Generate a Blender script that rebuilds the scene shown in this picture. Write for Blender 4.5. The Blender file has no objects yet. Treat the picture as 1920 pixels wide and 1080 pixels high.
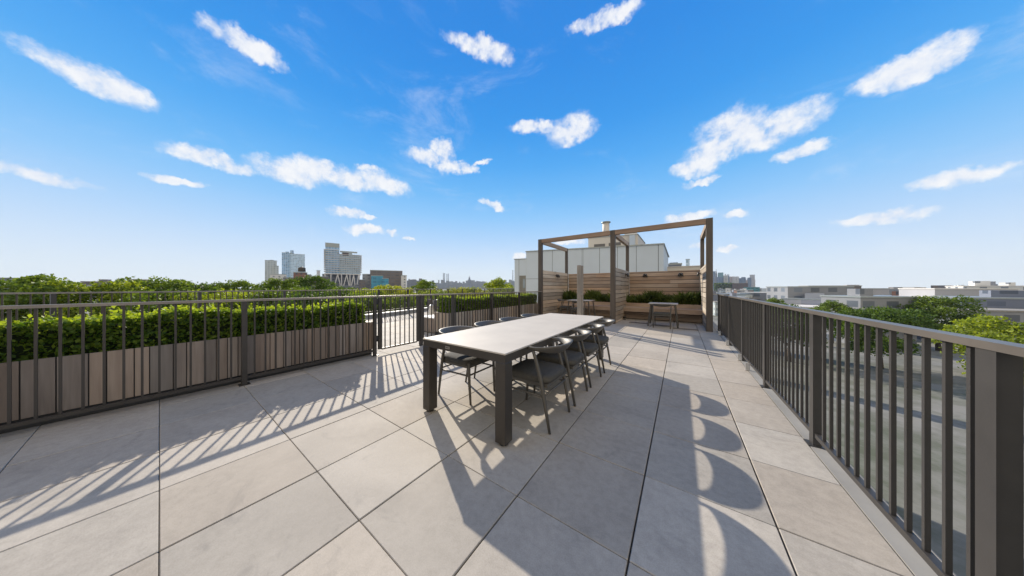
import bpy, math, random
import numpy as np
from math import radians as R, sin, cos, pi
from mathutils import Vector, Matrix

S = bpy.context.scene
COL = S.collection
random.seed(7)
rng = np.random.default_rng(11)

# ------------------------------------------------------------------ materials
def new_mat(name):
    m = bpy.data.materials.new(name); m.use_nodes = True
    nt = m.node_tree; b = nt.nodes['Principled BSDF']
    return m, nt, b

def mix(nt, fac, a, b, mode='MIX'):
    n = nt.nodes.new('ShaderNodeMix'); n.data_type = 'RGBA'; n.blend_type = mode
    for s, v in ((0, fac), (6, a), (7, b)):
        if hasattr(v, 'is_linked'): nt.links.new(v, n.inputs[s])
        elif s == 0: n.inputs[0].default_value = v
        else: n.inputs[s].default_value = (*v, 1)
    return n.outputs[2]

def coords(nt, scale=(1, 1, 1), kind='Object'):
    tc = nt.nodes.new('ShaderNodeTexCoord'); mp = nt.nodes.new('ShaderNodeMapping')
    mp.inputs['Scale'].default_value = scale
    nt.links.new(tc.outputs[kind], mp.inputs[0]); return mp.outputs[0]

def noise(nt, vec, scale, detail=4, rough=.55, dist=0):
    n = nt.nodes.new('ShaderNodeTexNoise')
    n.inputs['Scale'].default_value = scale; n.inputs['Detail'].default_value = detail
    n.inputs['Roughness'].default_value = rough; n.inputs['Distortion'].default_value = dist
    if vec is not None: nt.links.new(vec, n.inputs['Vector'])
    return n.outputs['Fac']

def ramp(nt, fac, stops):
    n = nt.nodes.new('ShaderNodeValToRGB'); e = n.color_ramp.elements
    while len(e) < len(stops): e.new(.5)
    for k, (p, c) in enumerate(stops):
        e[k].position = p; e[k].color = (*c, 1) if len(c) == 3 else c
    nt.links.new(fac, n.inputs[0]); return n.outputs[0]

def bump(nt, b, h, strength=.2, dist=.01):
    n = nt.nodes.new('ShaderNodeBump'); n.inputs['Strength'].default_value = strength
    n.inputs['Distance'].default_value = dist
    nt.links.new(h, n.inputs['Height']); nt.links.new(n.outputs[0], b.inputs['Normal'])

def tint(nt):
    a = nt.nodes.new('ShaderNodeAttribute'); a.attribute_name = 'tint'; return a.outputs['Color']

def plain(name, c, rough=.5, metal=0, var=.12, scale=6, b_s=.1):
    m, nt, b = new_mat(name)
    v = coords(nt)
    n = noise(nt, v, scale, 5)
    lo = tuple(x * (1 - var) for x in c); hi = tuple(min(1, x * (1 + var)) for x in c)
    nt.links.new(ramp(nt, n, [(.3, lo), (.7, hi)]), b.inputs['Base Color'])
    b.inputs['Roughness'].default_value = rough; b.inputs['Metallic'].default_value = metal
    if b_s: bump(nt, b, noise(nt, v, scale * 12, 3), b_s, .003)
    return m

def wood_mat(name, lo, mid, hi, axis, rough=.62):
    m, nt, b = new_mat(name)
    sc = {'x': (1.2, 22, 22), 'y': (22, 1.2, 22), 'z': (22, 22, 1.2)}[axis]
    g = noise(nt, coords(nt, sc), 1.6, 6, .6, .4)
    big = noise(nt, coords(nt, tuple(s * .12 if s > 2 else s * .5 for s in sc)), 1.4, 3)
    col = ramp(nt, g, [(.25, lo), (.5, mid), (.78, hi)])
    col = mix(nt, .45, col, ramp(nt, big, [(.35, lo), (.65, hi)]))
    col = mix(nt, 1.0, col, tint(nt), 'MULTIPLY')
    nt.links.new(col, b.inputs['Base Color']); b.inputs['Roughness'].default_value = rough
    bump(nt, b, g, .35, .004)
    return m

def leaf_mat(name, lo, hi, trans=.35, useobj=False):
    m, nt, b = new_mat(name)
    col = mix(nt, tint(nt), lo, hi)
    if useobj:
        oi = nt.nodes.new('ShaderNodeObjectInfo')
        col = mix(nt, 1.0, col, oi.outputs['Color'], 'MULTIPLY')
    nt.links.new(col, b.inputs['Base Color']); b.inputs['Roughness'].default_value = .55
    b.inputs['Specular IOR Level'].default_value = .3
    t = nt.nodes.new('ShaderNodeBsdfTranslucent')
    tc = mix(nt, 1.0, col, (1.25, 1.15, .35), 'MULTIPLY')
    nt.links.new(tc, t.inputs['Color'])
    mx = nt.nodes.new('ShaderNodeMixShader'); mx.inputs[0].default_value = trans
    nt.links.new(b.outputs[0], mx.inputs[1]); nt.links.new(t.outputs[0], mx.inputs[2])
    out = [n for n in nt.nodes if n.type == 'OUTPUT_MATERIAL'][0]
    nt.links.new(mx.outputs[0], out.inputs['Surface'])
    return m

def facade(name, wall, win, sx, sz, fx, fz, rough=.3, var=.35):
    """wall colour with a grid of windows: storeys sz apart, bays sx apart (metres)"""
    m, nt, b = new_mat(name)
    tc = nt.nodes.new('ShaderNodeTexCoord'); sp = nt.nodes.new('ShaderNodeSeparateXYZ')
    nt.links.new(tc.outputs['Object'], sp.inputs[0])
    def mth(op, a, c=None):
        n = nt.nodes.new('ShaderNodeMath'); n.operation = op
        for k, v in ((0, a), (1, c)):
            if v is None: continue
            if hasattr(v, 'is_linked'): nt.links.new(v, n.inputs[k])
            else: n.inputs[k].default_value = v
        return n.outputs[0]
    h = mth('ADD', sp.outputs[0], sp.outputs[1])
    hx = mth('DIVIDE', h, sx); hz = mth('DIVIDE', sp.outputs[2], sz)
    a = mth('LESS_THAN', mth('FRACT', hx), fx); c = mth('LESS_THAN', mth('FRACT', hz), fz)
    msk = mth('MULTIPLY', a, c)
    cell = nt.nodes.new('ShaderNodeCombineXYZ')
    nt.links.new(mth('FLOOR', hx), cell.inputs[0]); nt.links.new(mth('FLOOR', hz), cell.inputs[1])
    wn = nt.nodes.new('ShaderNodeTexWhiteNoise'); nt.links.new(cell.outputs[0], wn.inputs[0])
    wc = mix(nt, wn.outputs[0], tuple(x * (1 - var) for x in win), tuple(min(1, x * (1 + var)) for x in win))
    wl = mix(nt, noise(nt, tc.outputs['Object'], .08, 4), tuple(x * .85 for x in wall), tuple(min(1, x * 1.12) for x in wall))
    nt.links.new(mix(nt, msk, wl, wc), b.inputs['Base Color'])
    rr = mth('SUBTRACT', .75, mth('MULTIPLY', msk, .75 - rough)); nt.links.new(rr, b.inputs['Roughness'])
    return m

M = {}
M['paint'] = plain('bronze_paint', (.052, .045, .039), .42, .25, .1, 9, .05)
M['paint_dark'] = plain('dark_paint', (.045, .042, .04), .45, .2, .1, 9, .05)
M['chair'] = plain('chair_frame', (.085, .078, .067), .5, .1, .08, 12, .08)
M['cushion'] = plain('seat_fabric', (.060, .056, .048), .9, 0, .18, 30, .4)
M['tabletop'] = plain('ceramic_top', (.45, .405, .345), .55, 0, .07, 3, .04)
M['tableframe'] = plain('table_frame', (.052, .045, .038), .42, .3, .12, 3, .04)
M['plate'] = plain('plate', (.35, .33, .30), .35, .5, .05)
M['cap'] = plain('rail_cap_lit', (.24, .205, .17), .4, .2, .15, 5, .05)  # bronze rail colour lightened to paint in the light its top catches
M['alu'] = plain('aluminium', (.55, .54, .52), .4, .5, .08)
M['white'] = plain('white_trim', (.62, .60, .57), .6, 0, .08)
M['lamp'] = plain('lamp_metal', (.05, .045, .04), .4, .4, .1)
M['lens'] = plain('lamp_glass', (.35, .35, .33), .15, 0, .05)
M['black'] = plain('black_plastic', (.02, .02, .02), .5, 0, .2)
M['wicker'] = plain('dark_wicker', (.06, .052, .05), .7, 0, .4, 60, .6)
M['panel'] = plain('wall_panel', (.50, .565, .62), .6, 0, .05, .4, .03)
M['panel_warm'] = plain('wall_panel_warm', (.58, .54, .48), .65, 0, .05, .4, .03)
M['seam'] = plain('panel_seam', (.12, .14, .15), .6)
M['coping'] = plain('coping', (.30, .33, .33), .4, .4)
M['louvre'] = plain('louvre', (.12, .115, .11), .5)
M['door'] = plain('door_grey', (.17, .165, .14), .5)
M['glass'] = plain('window_glass', (.25, .30, .33), .1, 0, .3, .5, 0)
M['soil'] = plain('soil', (.04, .03, .02), .95, 0, .3, 20, .6)
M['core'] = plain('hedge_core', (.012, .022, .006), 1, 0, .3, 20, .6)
M['bark'] = plain('bark', (.06, .045, .03), .9, 0, .3, 3, .6)
M['slab'] = plain('slab_edge', (.25, .24, .22), .8, 0, .15, 2)
M['under'] = plain('paver_bed', (.03, .028, .026), .9)
M['rail_wood'] = wood_mat('pergola_wood', (.060, .046, .036), (.10, .078, .060), (.15, .12, .095), 'z')
M['beam_wood'] = wood_mat('beam_wood', (.16, .10, .065), (.26, .17, .11), (.35, .24, .165), 'x')
M['beam_wood_y'] = wood_mat('beam_wood_side', (.20, .14, .095), (.32, .24, .17), (.42, .33, .24), 'y')
M['board_x'] = wood_mat('weathered_board', (.24, .165, .115), (.40, .29, .215), (.54, .42, .325), 'x')
M['board_y'] = wood_mat('weathered_board_side', (.27, .215, .16), (.42, .35, .27), (.54, .47, .38), 'y')
M['board_z'] = wood_mat('planter_board', (.17, .13, .105), (.27, .215, .175), (.36, .30, .25), 'z')
M['board_pale'] = wood_mat('pale_planter_board', (.26, .21, .165), (.40, .33, .265), (.52, .44, .36), 'z')
M['post_wood'] = wood_mat('grey_post_wood', (.16, .14, .12), (.27, .24, .21), (.38, .34, .30), 'z')
M['leaf_hedge'] = leaf_mat('hedge_leaf', (.05, .115, .014), (.36, .46, .06), .5)
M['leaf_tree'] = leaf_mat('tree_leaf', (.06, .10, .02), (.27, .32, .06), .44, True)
M['grass'] = leaf_mat('grass_blade', (.035, .065, .014), (.17, .21, .05), .35)

def paver_mat():
    m, nt, b = new_mat('concrete_paver')
    v = coords(nt)
    n1 = noise(nt, v, 1.7, 6, .6, .6); n2 = noise(nt, v, 22, 6, .65); n3 = noise(nt, v, 170, 2)
    c = ramp(nt, n1, [(.3, (.305, .275, .235)), (.55, (.40, .362, .308)), (.75, (.475, .432, .37))])
    c = mix(nt, .42, c, ramp(nt, n2, [(.32, (.25, .224, .188)), (.6, (.41, .372, .32))]))
    c = mix(nt, .12, c, ramp(nt, n3, [(.4, (.2, .19, .17)), (.6, (.5, .47, .44))]))
    # a few scuffs and stains with a shape of their own
    st = noise(nt, coords(nt, (1, 1.6, 1)), 3.1, 8, .7, 1.2)
    c = mix(nt, ramp(nt, st, [(.56, (0, 0, 0)), (.72, (.55, .55, .55))]), c, (.22, .205, .185))
    c = mix(nt, 1, c, tint(nt), 'MULTIPLY')
    nt.links.new(c, b.inputs['Base Color'])
    nt.links.new(ramp(nt, n2, [(.3, (.66,) * 3), (.7, (.82,) * 3)]), b.inputs['Roughness']); b.inputs['Specular IOR Level'].default_value = .2
    bump(nt, b, n2, .08, .002)
    return m
M['paver'] = paver_mat()

# ------------------------------------------------------------------ mesh helper
class MB:
    def __init__(s): s.v = []; s.f = []; s.t = []; s.sm = []
    def add(s, vs, fs, t=1.0, smooth=False):
        o = len(s.v); s.v += [tuple(v) for v in vs]
        tt = t if isinstance(t, (tuple, list)) else (t, t, t)
        s.t += [tt] * len(vs)
        s.f += [tuple(i + o for i in f) for f in fs]; s.sm += [smooth] * len(fs)
        return s
    def box(s, x0, x1, y0, y1, z0, z1, t=1.0):
        vs = [(x, y, z) for z in (z0, z1) for y in (y0, y1) for x in (x0, x1)]
        return s.add(vs, [(0, 2, 3, 1), (4, 5, 7, 6), (0, 1, 5, 4), (2, 6, 7, 3), (0, 4, 6, 2), (1, 3, 7, 5)], t)
    def bbox(s, x0, x1, y0, y1, z0, z1, b=.004, t=1.0):
        """box with chamfered vertical and top edges"""
        b = min(b, (x1 - x0) * .3, (y1 - y0) * .3, (z1 - z0) * .3)
        def ring(i, z): return [(x0 + b + i, y0 + i, z), (x1 - b - i, y0 + i, z), (x1 - i, y0 + b + i, z), (x1 - i, y1 - b - i, z),
                                (x1 - b - i, y1 - i, z), (x0 + b + i, y1 - i, z), (x0 + i, y1 - b - i, z), (x0 + i, y0 + b + i, z)]
        vs = ring(0, z0) + ring(0, z1 - b) + ring(b, z1)
        fs = [tuple(reversed(range(8))), tuple(range(16, 24))]
        for k in range(2):
            for i in range(8):
                j = (i + 1) % 8; fs.append((k * 8 + i, k * 8 + j, k * 8 + 8 + j, k * 8 + 8 + i))
        return s.add(vs, fs, t)
    def beam(s, a, b, w, h, t=1.0, up=(0, 0, 1)):
        a = Vector(a); b = Vector(b); d = (b - a).normalized(); u = Vector(up)
        r = d.cross(u)
        if r.length < 1e-4: r = d.cross(Vector((1, 0, 0)))
        r.normalize(); u = r.cross(d)
        vs = []
        for p in (a, b):
            for i, j in ((-1, -1), (1, -1), (1, 1), (-1, 1)): vs.append(p + r * (i * w / 2) + u * (j * h / 2))
        return s.add(vs, [(3, 2, 1, 0), (4, 5, 6, 7)] + [(i, (i + 1) % 4, 4 + (i + 1) % 4, 4 + i) for i in range(4)], t)
    def tube(s, pts, rad, n=10, t=1.0, squash=1.0):
        pts = [Vector(p) for p in pts]; rs = rad if isinstance(rad, (list, tuple)) else [rad] * len(pts)
        vs = []
        for k, p in enumerate(pts):
            d = (pts[min(k + 1, len(pts) - 1)] - pts[max(k - 1, 0)]).normalized()
            r = d.cross(Vector((0, 0, 1)))
            if r.length < 1e-3: r = Vector((1, 0, 0))
            r.normalize(); u = r.cross(d)
            for i in range(n):
                a = 2 * pi * i / n; vs.append(p + r * cos(a) * rs[k] + u * sin(a) * rs[k] * squash)
        fs = [tuple(range(n))[::-1], tuple(range((len(pts) - 1) * n, len(pts) * n))]
        for k in range(len(pts) - 1):
            for i in range(n):
                j = (i + 1) % n; fs.append((k * n + i, k * n + j, k * n + n + j, k * n + n + i))
        return s.add(vs, fs, t, True)
    def prism(s, poly, z0, z1, t=1.0):
        n = len(poly); vs = [(x, y, z0) for x, y in poly] + [(x, y, z1) for x, y in poly]
        return s.add(vs, [tuple(range(n))[::-1], tuple(range(n, 2 * n))] + [(i, (i + 1) % n, n + (i + 1) % n, n + i) for i in range(n)], t)
    def build(s, name, mat, parent=None, loc=(0, 0, 0), off=None):
        """off: subtract this from the vertices (world coordinates -> local ones)"""
        me = bpy.data.meshes.new(name)
        vs = s.v if off is None else [(x - off[0], y - off[1], z - off[2]) for x, y, z in s.v]
        me.from_pydata(vs, [], s.f); me.materials.append(mat)
        me.polygons.foreach_set('use_smooth', s.sm)
        at = me.color_attributes.new('tint', 'FLOAT_COLOR', 'POINT')
        at.data.foreach_set('color', np.array([(*c, 1) for c in s.t], dtype=np.float32).ravel())
        me.update()
        return link(name, me, parent, loc)

def link(name, me, parent=None, loc=(0, 0, 0)):
    o = bpy.data.objects.new(name, me); COL.objects.link(o)
    o.location = loc
    if parent is not None: o.parent = parent
    return o

def tag(o, label=None, cat=None, group=None, kind=None):
    if label: o['label'] = label
    if cat: o['category'] = cat
    if group: o['group'] = group
    if kind: o['kind'] = kind
    return o

def thing(name, loc, label, cat, group=None, rz=0):
    o = bpy.data.objects.new(name, None); COL.objects.link(o)
    o.location = loc; o.rotation_euler = (0, 0, rz); o.empty_display_size = .1
    return tag(o, label, cat, group)

def copy_tree(o, parent=None):
    c = o.copy(); COL.objects.link(c)
    if parent is not None: c.parent = parent
    for ch in list(o.children): copy_tree(ch, c)
    return c

def structure(o): o['kind'] = 'structure'; return o

# quads scattered as leaves
def leaf_mesh(name, P, size, mat, elong=1.5, lift=None, tvals=None):
    n = len(P)
    a = rng.normal(size=(n, 3)); a /= np.linalg.norm(a, axis=1)[:, None]
    if lift is not None: a = a * .6 + lift; a /= np.linalg.norm(a, axis=1)[:, None]
    b = rng.normal(size=(n, 3)); b -= a * (a * b).sum(1)[:, None]; b /= np.linalg.norm(b, axis=1)[:, None]
    sz = (size * rng.uniform(.6, 1.3, n))[:, None]
    V = np.stack([P - a * sz * elong * .5, P + b * sz * .5, P + a * sz * elong * .5, P - b * sz * .5], 1).reshape(-1, 3)
    me = bpy.data.meshes.new(name)
    me.vertices.add(4 * n); me.vertices.foreach_set('co', V.astype(np.float32).ravel())
    me.loops.add(4 * n); me.loops.foreach_set('vertex_index', np.arange(4 * n, dtype=np.int32))
    me.polygons.add(n); me.polygons.foreach_set('loop_start', np.arange(0, 4 * n, 4, dtype=np.int32))
    me.polygons.foreach_set('loop_total', np.full(n, 4, dtype=np.int32))
    me.materials.append(mat); me.update(calc_edges=True)
    tv = rng.uniform(0, 1, n) if tvals is None else tvals
    at = me.color_attributes.new('tint', 'FLOAT_COLOR', 'POINT')
    c = np.repeat(tv, 4)[:, None] * np.ones((1, 4)); c[:, 3] = 1
    at.data.foreach_set('color', c.astype(np.float32).ravel())
    return me

# ------------------------------------------------------------------ camera
CZ, TH, FPX = 1.247, R(34.70), 457.
cam = bpy.data.cameras.new('camera'); co = bpy.data.objects.new('camera', cam); COL.objects.link(co)
co.location = (0, 0, CZ); co.rotation_euler = (R(90), 0, TH)
cam.sensor_width = 36; cam.lens = FPX / 1920 * 36; cam.shift_y = -1.2 / 1920
cam.clip_start = .05; cam.clip_end = 30000
S.camera = co
cT, sT = cos(TH), sin(TH)
def ray(px):
    a = (px - 960) / FPX; return (-sT + a * cT, cT + a * sT)
def at(px, D):                      # a ground position D metres in front of the camera plane
    r = ray(px); return (r[0] * D, r[1] * D)
def zat(py, D): return CZ - (py - 538.8) / FPX * D
GZ = -17.

# ------------------------------------------------------------------ world: clear sky with fair-weather clouds
SUN = Vector((-1.64, .82, 1)).normalized()
elev = math.asin(SUN.z); azi = math.atan2(SUN.x, SUN.y)       # azimuth clockwise from +Y
W = bpy.data.worlds.new('World'); S.world = W; W.use_nodes = True
nt = W.node_tree; nt.nodes.clear()
def N(t): return nt.nodes.new(t)
def vm(op, a, b=None):
    n = N('ShaderNodeVectorMath'); n.operation = op
    for k, v in ((0, a), (1, b)):
        if v is None: continue
        if hasattr(v, 'is_linked'): nt.links.new(v, n.inputs[k])
        else: n.inputs[k].default_value = v
    return n.outputs['Value'] if op == 'DOT_PRODUCT' else n.outputs['Vector']
def mt(op, a, b=None, c=None):
    n = N('ShaderNodeMath'); n.operation = op
    for k, v in ((0, a), (1, b), (2, c)):
        if v is None: continue
        if hasattr(v, 'is_linked'): nt.links.new(v, n.inputs[k])
        else: n.inputs[k].default_value = v
    return n.outputs[0]
sky = N('ShaderNodeTexSky'); sky.sky_type = 'NISHITA'; sky.sun_disc = False
sky.sun_elevation = elev; sky.sun_rotation = azi
sky.altitude = 0; sky.air_density = 1.0; sky.dust_density = 0.0; sky.ozone_density = 3.0
tc = N('ShaderNodeTexCoord'); D = tc.outputs['Generated']
sp = N('ShaderNodeSeparateXYZ'); nt.links.new(D, sp.inputs[0])
def lin(c): return tuple((x / 255 / 12.92 if x / 255 < .04045 else ((x / 255 + .055) / 1.055) ** 2.4) for x in c)
EXPO = 0.46
K = 1 / 2 ** EXPO
stops = [(0, (236, 244, 252)), (.045, (230, 242, 253)), (.10, (212, 232, 254)), (.18, (182, 218, 255)), (.27, (145, 203, 254)),
         (.35, (112, 188, 251)), (.44, (82, 172, 247)), (.54, (58, 156, 240)), (.68, (46, 142, 232)), (1, (40, 120, 215))]
grad = ramp(nt, sp.outputs[2], [(p, tuple(x * K for x in lin(c))) for p, c in stops])
sv = N('ShaderNodeVectorMath'); sv.operation = 'SCALE'; nt.links.new(sky.outputs[0], sv.inputs[0]); sv.inputs['Scale'].default_value = .05
# clouds: ellipses on the sky sphere, broken up by noise
dn = N('ShaderNodeTexNoise'); dn.inputs['Scale'].default_value = 7; dn.inputs['Detail'].default_value = 6; dn.inputs['Roughness'].default_value = .62
nt.links.new(D, dn.inputs['Vector'])
off = N('ShaderNodeVectorMath'); off.operation = 'MULTIPLY_ADD'
nt.links.new(dn.outputs['Color'], off.inputs[0]); off.inputs[1].default_value = (.085, .085, .07); off.inputs[2].default_value = (-.0425, -.0425, -.035)
dn2 = N('ShaderNodeTexNoise'); dn2.inputs['Scale'].default_value = 30; dn2.inputs['Detail'].default_value = 5; dn2.inputs['Roughness'].default_value = .65
nt.links.new(D, dn2.inputs['Vector'])
off2 = N('ShaderNodeVectorMath'); off2.operation = 'MULTIPLY_ADD'
nt.links.new(dn2.outputs['Color'], off2.inputs[0]); off2.inputs[1].default_value = (.05, .05, .035); off2.inputs[2].default_value = (-.025, -.025, -.0175)
DD = vm('ADD', vm('ADD', D, off.outputs[0]), off2.outputs[0])
def sky_dir(px, py):
    r = ray(px); return Vector((r[0], r[1], (538.8 - py) / FPX)).normalized()
clouds = [(545, 322, 62, 26, 0), (600, 318, 48, 26, 0), (655, 332, 50, 22, 4), (715, 340, 52, 20, 16), (688, 312, 20, 8, 0),
          (812, 303, 56, 17, 4), (832, 285, 24, 20, 0), (862, 312, 34, 11, 8), (900, 306, 22, 5, -20),
          (1072, 244, 48, 26, 0), (1000, 238, 50, 13, 0), (1372, 246, 60, 38, 0), (1335, 286, 46, 30, -25), (1312, 314, 42, 17, -8), (1405, 262, 44, 26, 0),
          (1312, 338, 32, 7, -5), (650, 400, 34, 10, 0), (688, 408, 13, 6, 0), (684, 431, 30, 10, 0), (925, 384, 28, 8, 22),
          (733, 436, 14, 4, 0), (768, 445, 12, 4, 0), (1380, 402, 24, 8, 4), (1288, 411, 44, 12, -4), (1312, 462, 16, 6, 0), (1361, 463, 14, 7, 0),
          (1065, 453, 34, 7, 0), (978, 481, 18, 8, -20),
          (395, 300, 60, 18, 4), (330, 340, 40, 10, 0), (180, 150, 70, 30, 10), (60, 330, 60, 16, 0), (470, 90, 60, 22, 0), (1450, 240, 70, 34, -10), (1500, 285, 40, 14, 0), (1700, 130, 70, 30, -12), (1650, 410, 60, 14, 0), (1800, 330, 60, 18, 0), (900, 90, 70, 20, 8), (1130, 40, 60, 16, 0)]
tot = None
for px, py, sx, sy, rot in clouds:
    c = sky_dir(px, py); k = c.dot(Vector((-sT, cT, 0)))
    r = Vector((c.y, -c.x, 0)).normalized(); u = r.cross(c)
    wx, wy = sx / FPX * k, sy / FPX * k
    a = R(-rot); r2 = (r * cos(a) + u * sin(a)) / wx; u2 = (u * cos(a) - r * sin(a)) / wy
    rel = vm('SUBTRACT', DD, tuple(c))
    qa = vm('DOT_PRODUCT', rel, tuple(r2)); qb = vm('DOT_PRODUCT', rel, tuple(u2))
    d2 = mt('MULTIPLY_ADD', qb, qb, mt('MULTIPLY', qa, qa))
    m1 = mt('MAXIMUM', mt('SUBTRACT', 1.25, d2), 0)
    tot = m1 if tot is None else mt('MAXIMUM', tot, m1)
fn = N('ShaderNodeTexNoise'); fn.inputs['Scale'].default_value = 26; fn.inputs['Detail'].default_value = 7; fn.inputs['Roughness'].default_value = .6
nt.links.new(D, fn.inputs['Vector'])
dens = mt('SUBTRACT', mt('MULTIPLY', tot, mt('MULTIPLY_ADD', fn.outputs['Fac'], 2.6, -.35)), .12)
mr = N('ShaderNodeMapRange'); mr.interpolation_type = 'SMOOTHSTEP'; nt.links.new(dens, mr.inputs[0]); mr.inputs[1].default_value = -.08; mr.inputs[2].default_value = 1.0
cl = ramp(nt, fn.outputs['Fac'], [(.3, tuple(x * K for x in (.74, .80, .93))), (.62, tuple(x * K for x in (.98, .98, .99)))])
wn_ = N('ShaderNodeTexNoise'); wn_.inputs['Scale'].default_value = 3.2; wn_.inputs['Detail'].default_value = 9; wn_.inputs['Roughness'].default_value = .68; wn_.inputs['Distortion'].default_value = .5
nt.links.new(vm('MULTIPLY', D, (1, 1, 2.4)), wn_.inputs['Vector'])
wr = N('ShaderNodeMapRange'); wr.interpolation_type = 'SMOOTHSTEP'; nt.links.new(wn_.outputs['Fac'], wr.inputs[0]); wr.inputs[1].default_value = .52; wr.inputs[2].default_value = .82
fac = mt('MAXIMUM', mt('MULTIPLY', mr.outputs[0], .93), mt('MULTIPLY', wr.outputs[0], .30))
base = N('ShaderNodeMix'); base.data_type = 'RGBA'; base.inputs[0].default_value = .03
nt.links.new(grad, base.inputs[6]); nt.links.new(sv.outputs[0], base.inputs[7])
# unseen bright warm cloud deck, added behind the camera as fill light
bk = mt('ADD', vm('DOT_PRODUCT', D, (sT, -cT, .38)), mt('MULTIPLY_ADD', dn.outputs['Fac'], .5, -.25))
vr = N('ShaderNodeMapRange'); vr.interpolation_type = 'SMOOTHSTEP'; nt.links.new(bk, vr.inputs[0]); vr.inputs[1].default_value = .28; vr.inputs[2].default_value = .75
fill_col = ramp(nt, fn.outputs['Fac'], [(.3, (.80, .71, .58)), (.7, (1.0, .89, .73))])
vb = N('ShaderNodeMix'); vb.data_type = 'RGBA'; nt.links.new(vr.outputs[0], vb.inputs[0]); nt.links.new(base.outputs[2], vb.inputs[6]); nt.links.new(fill_col, vb.inputs[7])
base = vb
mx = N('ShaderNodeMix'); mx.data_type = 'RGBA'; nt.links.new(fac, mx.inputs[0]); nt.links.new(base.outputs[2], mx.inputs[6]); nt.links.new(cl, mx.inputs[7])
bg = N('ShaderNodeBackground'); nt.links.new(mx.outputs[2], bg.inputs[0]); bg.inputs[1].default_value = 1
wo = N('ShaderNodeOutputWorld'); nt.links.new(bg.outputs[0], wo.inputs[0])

sl = bpy.data.lights.new('sun', 'SUN'); sl.energy = 5.0; sl.angle = R(.53); sl.color = (1, .90, .76)
so = bpy.data.objects.new('sun', sl); COL.objects.link(so); so.rotation_euler = SUN.to_track_quat('Z', 'Y').to_euler(); so.location = (-60, 30, 60)

S.view_settings.view_transform = 'Standard'; S.view_settings.look = 'None'; S.view_settings.exposure = EXPO; S.view_settings.gamma = 1
S.cycles.max_bounces = 6; S.cycles.diffuse_bounces = 3; S.cycles.volume_bounces = 0; S.cycles.transparent_max_bounces = 6

# ------------------------------------------------------------------ setting: paving and slab
TX, TY, T = -.196, 2.437, .61
EX = .83
def edge_x(y): return -8.98 - .25 * y            # line where the far kerb meets the paving
mb = MB()
for i in range(-22, 3):
    x0 = TX + T * i; x1 = x0 + T
    for j in range(-16, 36):
        y0 = TY + T * j; y1 = y0 + T
        if x0 > EX - .05 or x0 < edge_x(y0) - T: continue
        xe = min(x1 - .0045, EX)
        t = random.uniform(.86, 1.08); w = random.uniform(-.02, .025)
        dz = random.uniform(-.0012, .0012)
        mb.bbox(x0 + .0035, xe, y0 + .0016, y1 - .0016, -.04 + dz, dz, .003, (t * (1 + w), t, t * (1 - w)))
structure(mb.build('terrace_paving', M['paver']))
structure(MB().prism([(.98, -9.8), (.98, 42), (edge_x(42) - .3, 42), (edge_x(-9.8) - .3, -9.8)], GZ + .02, -.045).build('terrace_slab', M['slab']))
structure(MB().prism([(EX + .004, -9.5), (.98, -9.5), (.98, 13), (EX + .004, 13)], -.04, .004).build('terrace_edge_strip', M['slab']))
# kerb under the far railing
ya, yb = -9.5, 26.
def kerb(z0, z1, o0, o1, name, mat):
    return structure(MB().prism([(edge_x(ya) - o1, ya), (edge_x(ya) - o0, ya), (edge_x(yb) - o0, yb), (edge_x(yb) - o1, yb)], z0, z1).build(name, mat))
kerb(-.04, .135, 0, .30, 'terrace_kerb', M['slab'])
kerb(.137, .165, -.02, .32, 'kerb_coping', M['white'])

# ------------------------------------------------------------------ railings
def picket_mesh(z0, z1, w=.016):
    b = MB().box(-w / 2, w / 2, -w / 2, w / 2, z0, z1); me_o = b.build('picket', M['paint'])
    me = me_o.data; bpy.data.objects.remove(me_o); return me

def railing(root, a, b, post_s, z_base, z_top, skip_near=None, pitch=.1016, first=.05, keep=None, pw=.05, ph=.05, cap=.055):
    """a -> b in world xy; posts at distances post_s along it"""
    a = Vector((*a, 0)); b = Vector((*b, 0)); L = (b - a).length; d = (b - a) / L; n = Vector((-d.y, d.x, 0)); o = root.location
    off = (o.x, o.y, o.z)
    MB().beam(a + Vector((0, 0, z_top - .014)), b + Vector((0, 0, z_top - .014)), cap, .028).build('top_rail', M['cap'], root, off=off)
    MB().beam(a + Vector((0, 0, z_base + .09)), b + Vector((0, 0, z_base + .09)), .03, .032).build('bottom_rail', M['paint'], root, off=off)
    pm = None
    for s in post_s:
        p = a + d * s
        if pm is None:
            ob = MB().box(-pw / 2, pw / 2, -ph / 2, ph / 2, z_base, z_top - .0285).build('post', M['paint'], root, loc=(p.x - o.x, p.y - o.y, -o.z)); pm = ob.data
        else: ob = link('post', pm, root, (p.x - o.x, p.y - o.y, -o.z))
        ob.rotation_euler = (0, 0, math.atan2(d.y, d.x) - pi / 2)
        MB().box(-.05, .05, -.05, .05, z_base + .001, z_base + .009).build('base_plate', M['paint'], ob)
    me = picket_mesh(z_base + .107, z_top - .0285); ss = []
    s = first
    while s < L - .02:
        if all(abs(s - q) > .045 for q in post_s): ss.append(s)
        s += pitch
    ss_p = ss
    if len(ss) > 100:
        ss.sort(key=lambda q: (a + d * q).length if keep is None else keep(a + d * q)); ss_p = ss[:100]; rest = ss[100:]
        mbx = MB()
        for q in rest:
            p = a + d * q - o; w = .008
            mbx.box(p.x - w, p.x + w, p.y - w, p.y + w, z_base + .107 - o.z, z_top - .0285 - o.z)
        r = mbx.build('pickets', M['paint'], root); r['kind'] = 'stuff'
    for q in ss_p:
        p = a + d * q; link('picket', me, root, (p.x - o.x, p.y - o.y, -o.z))

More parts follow.
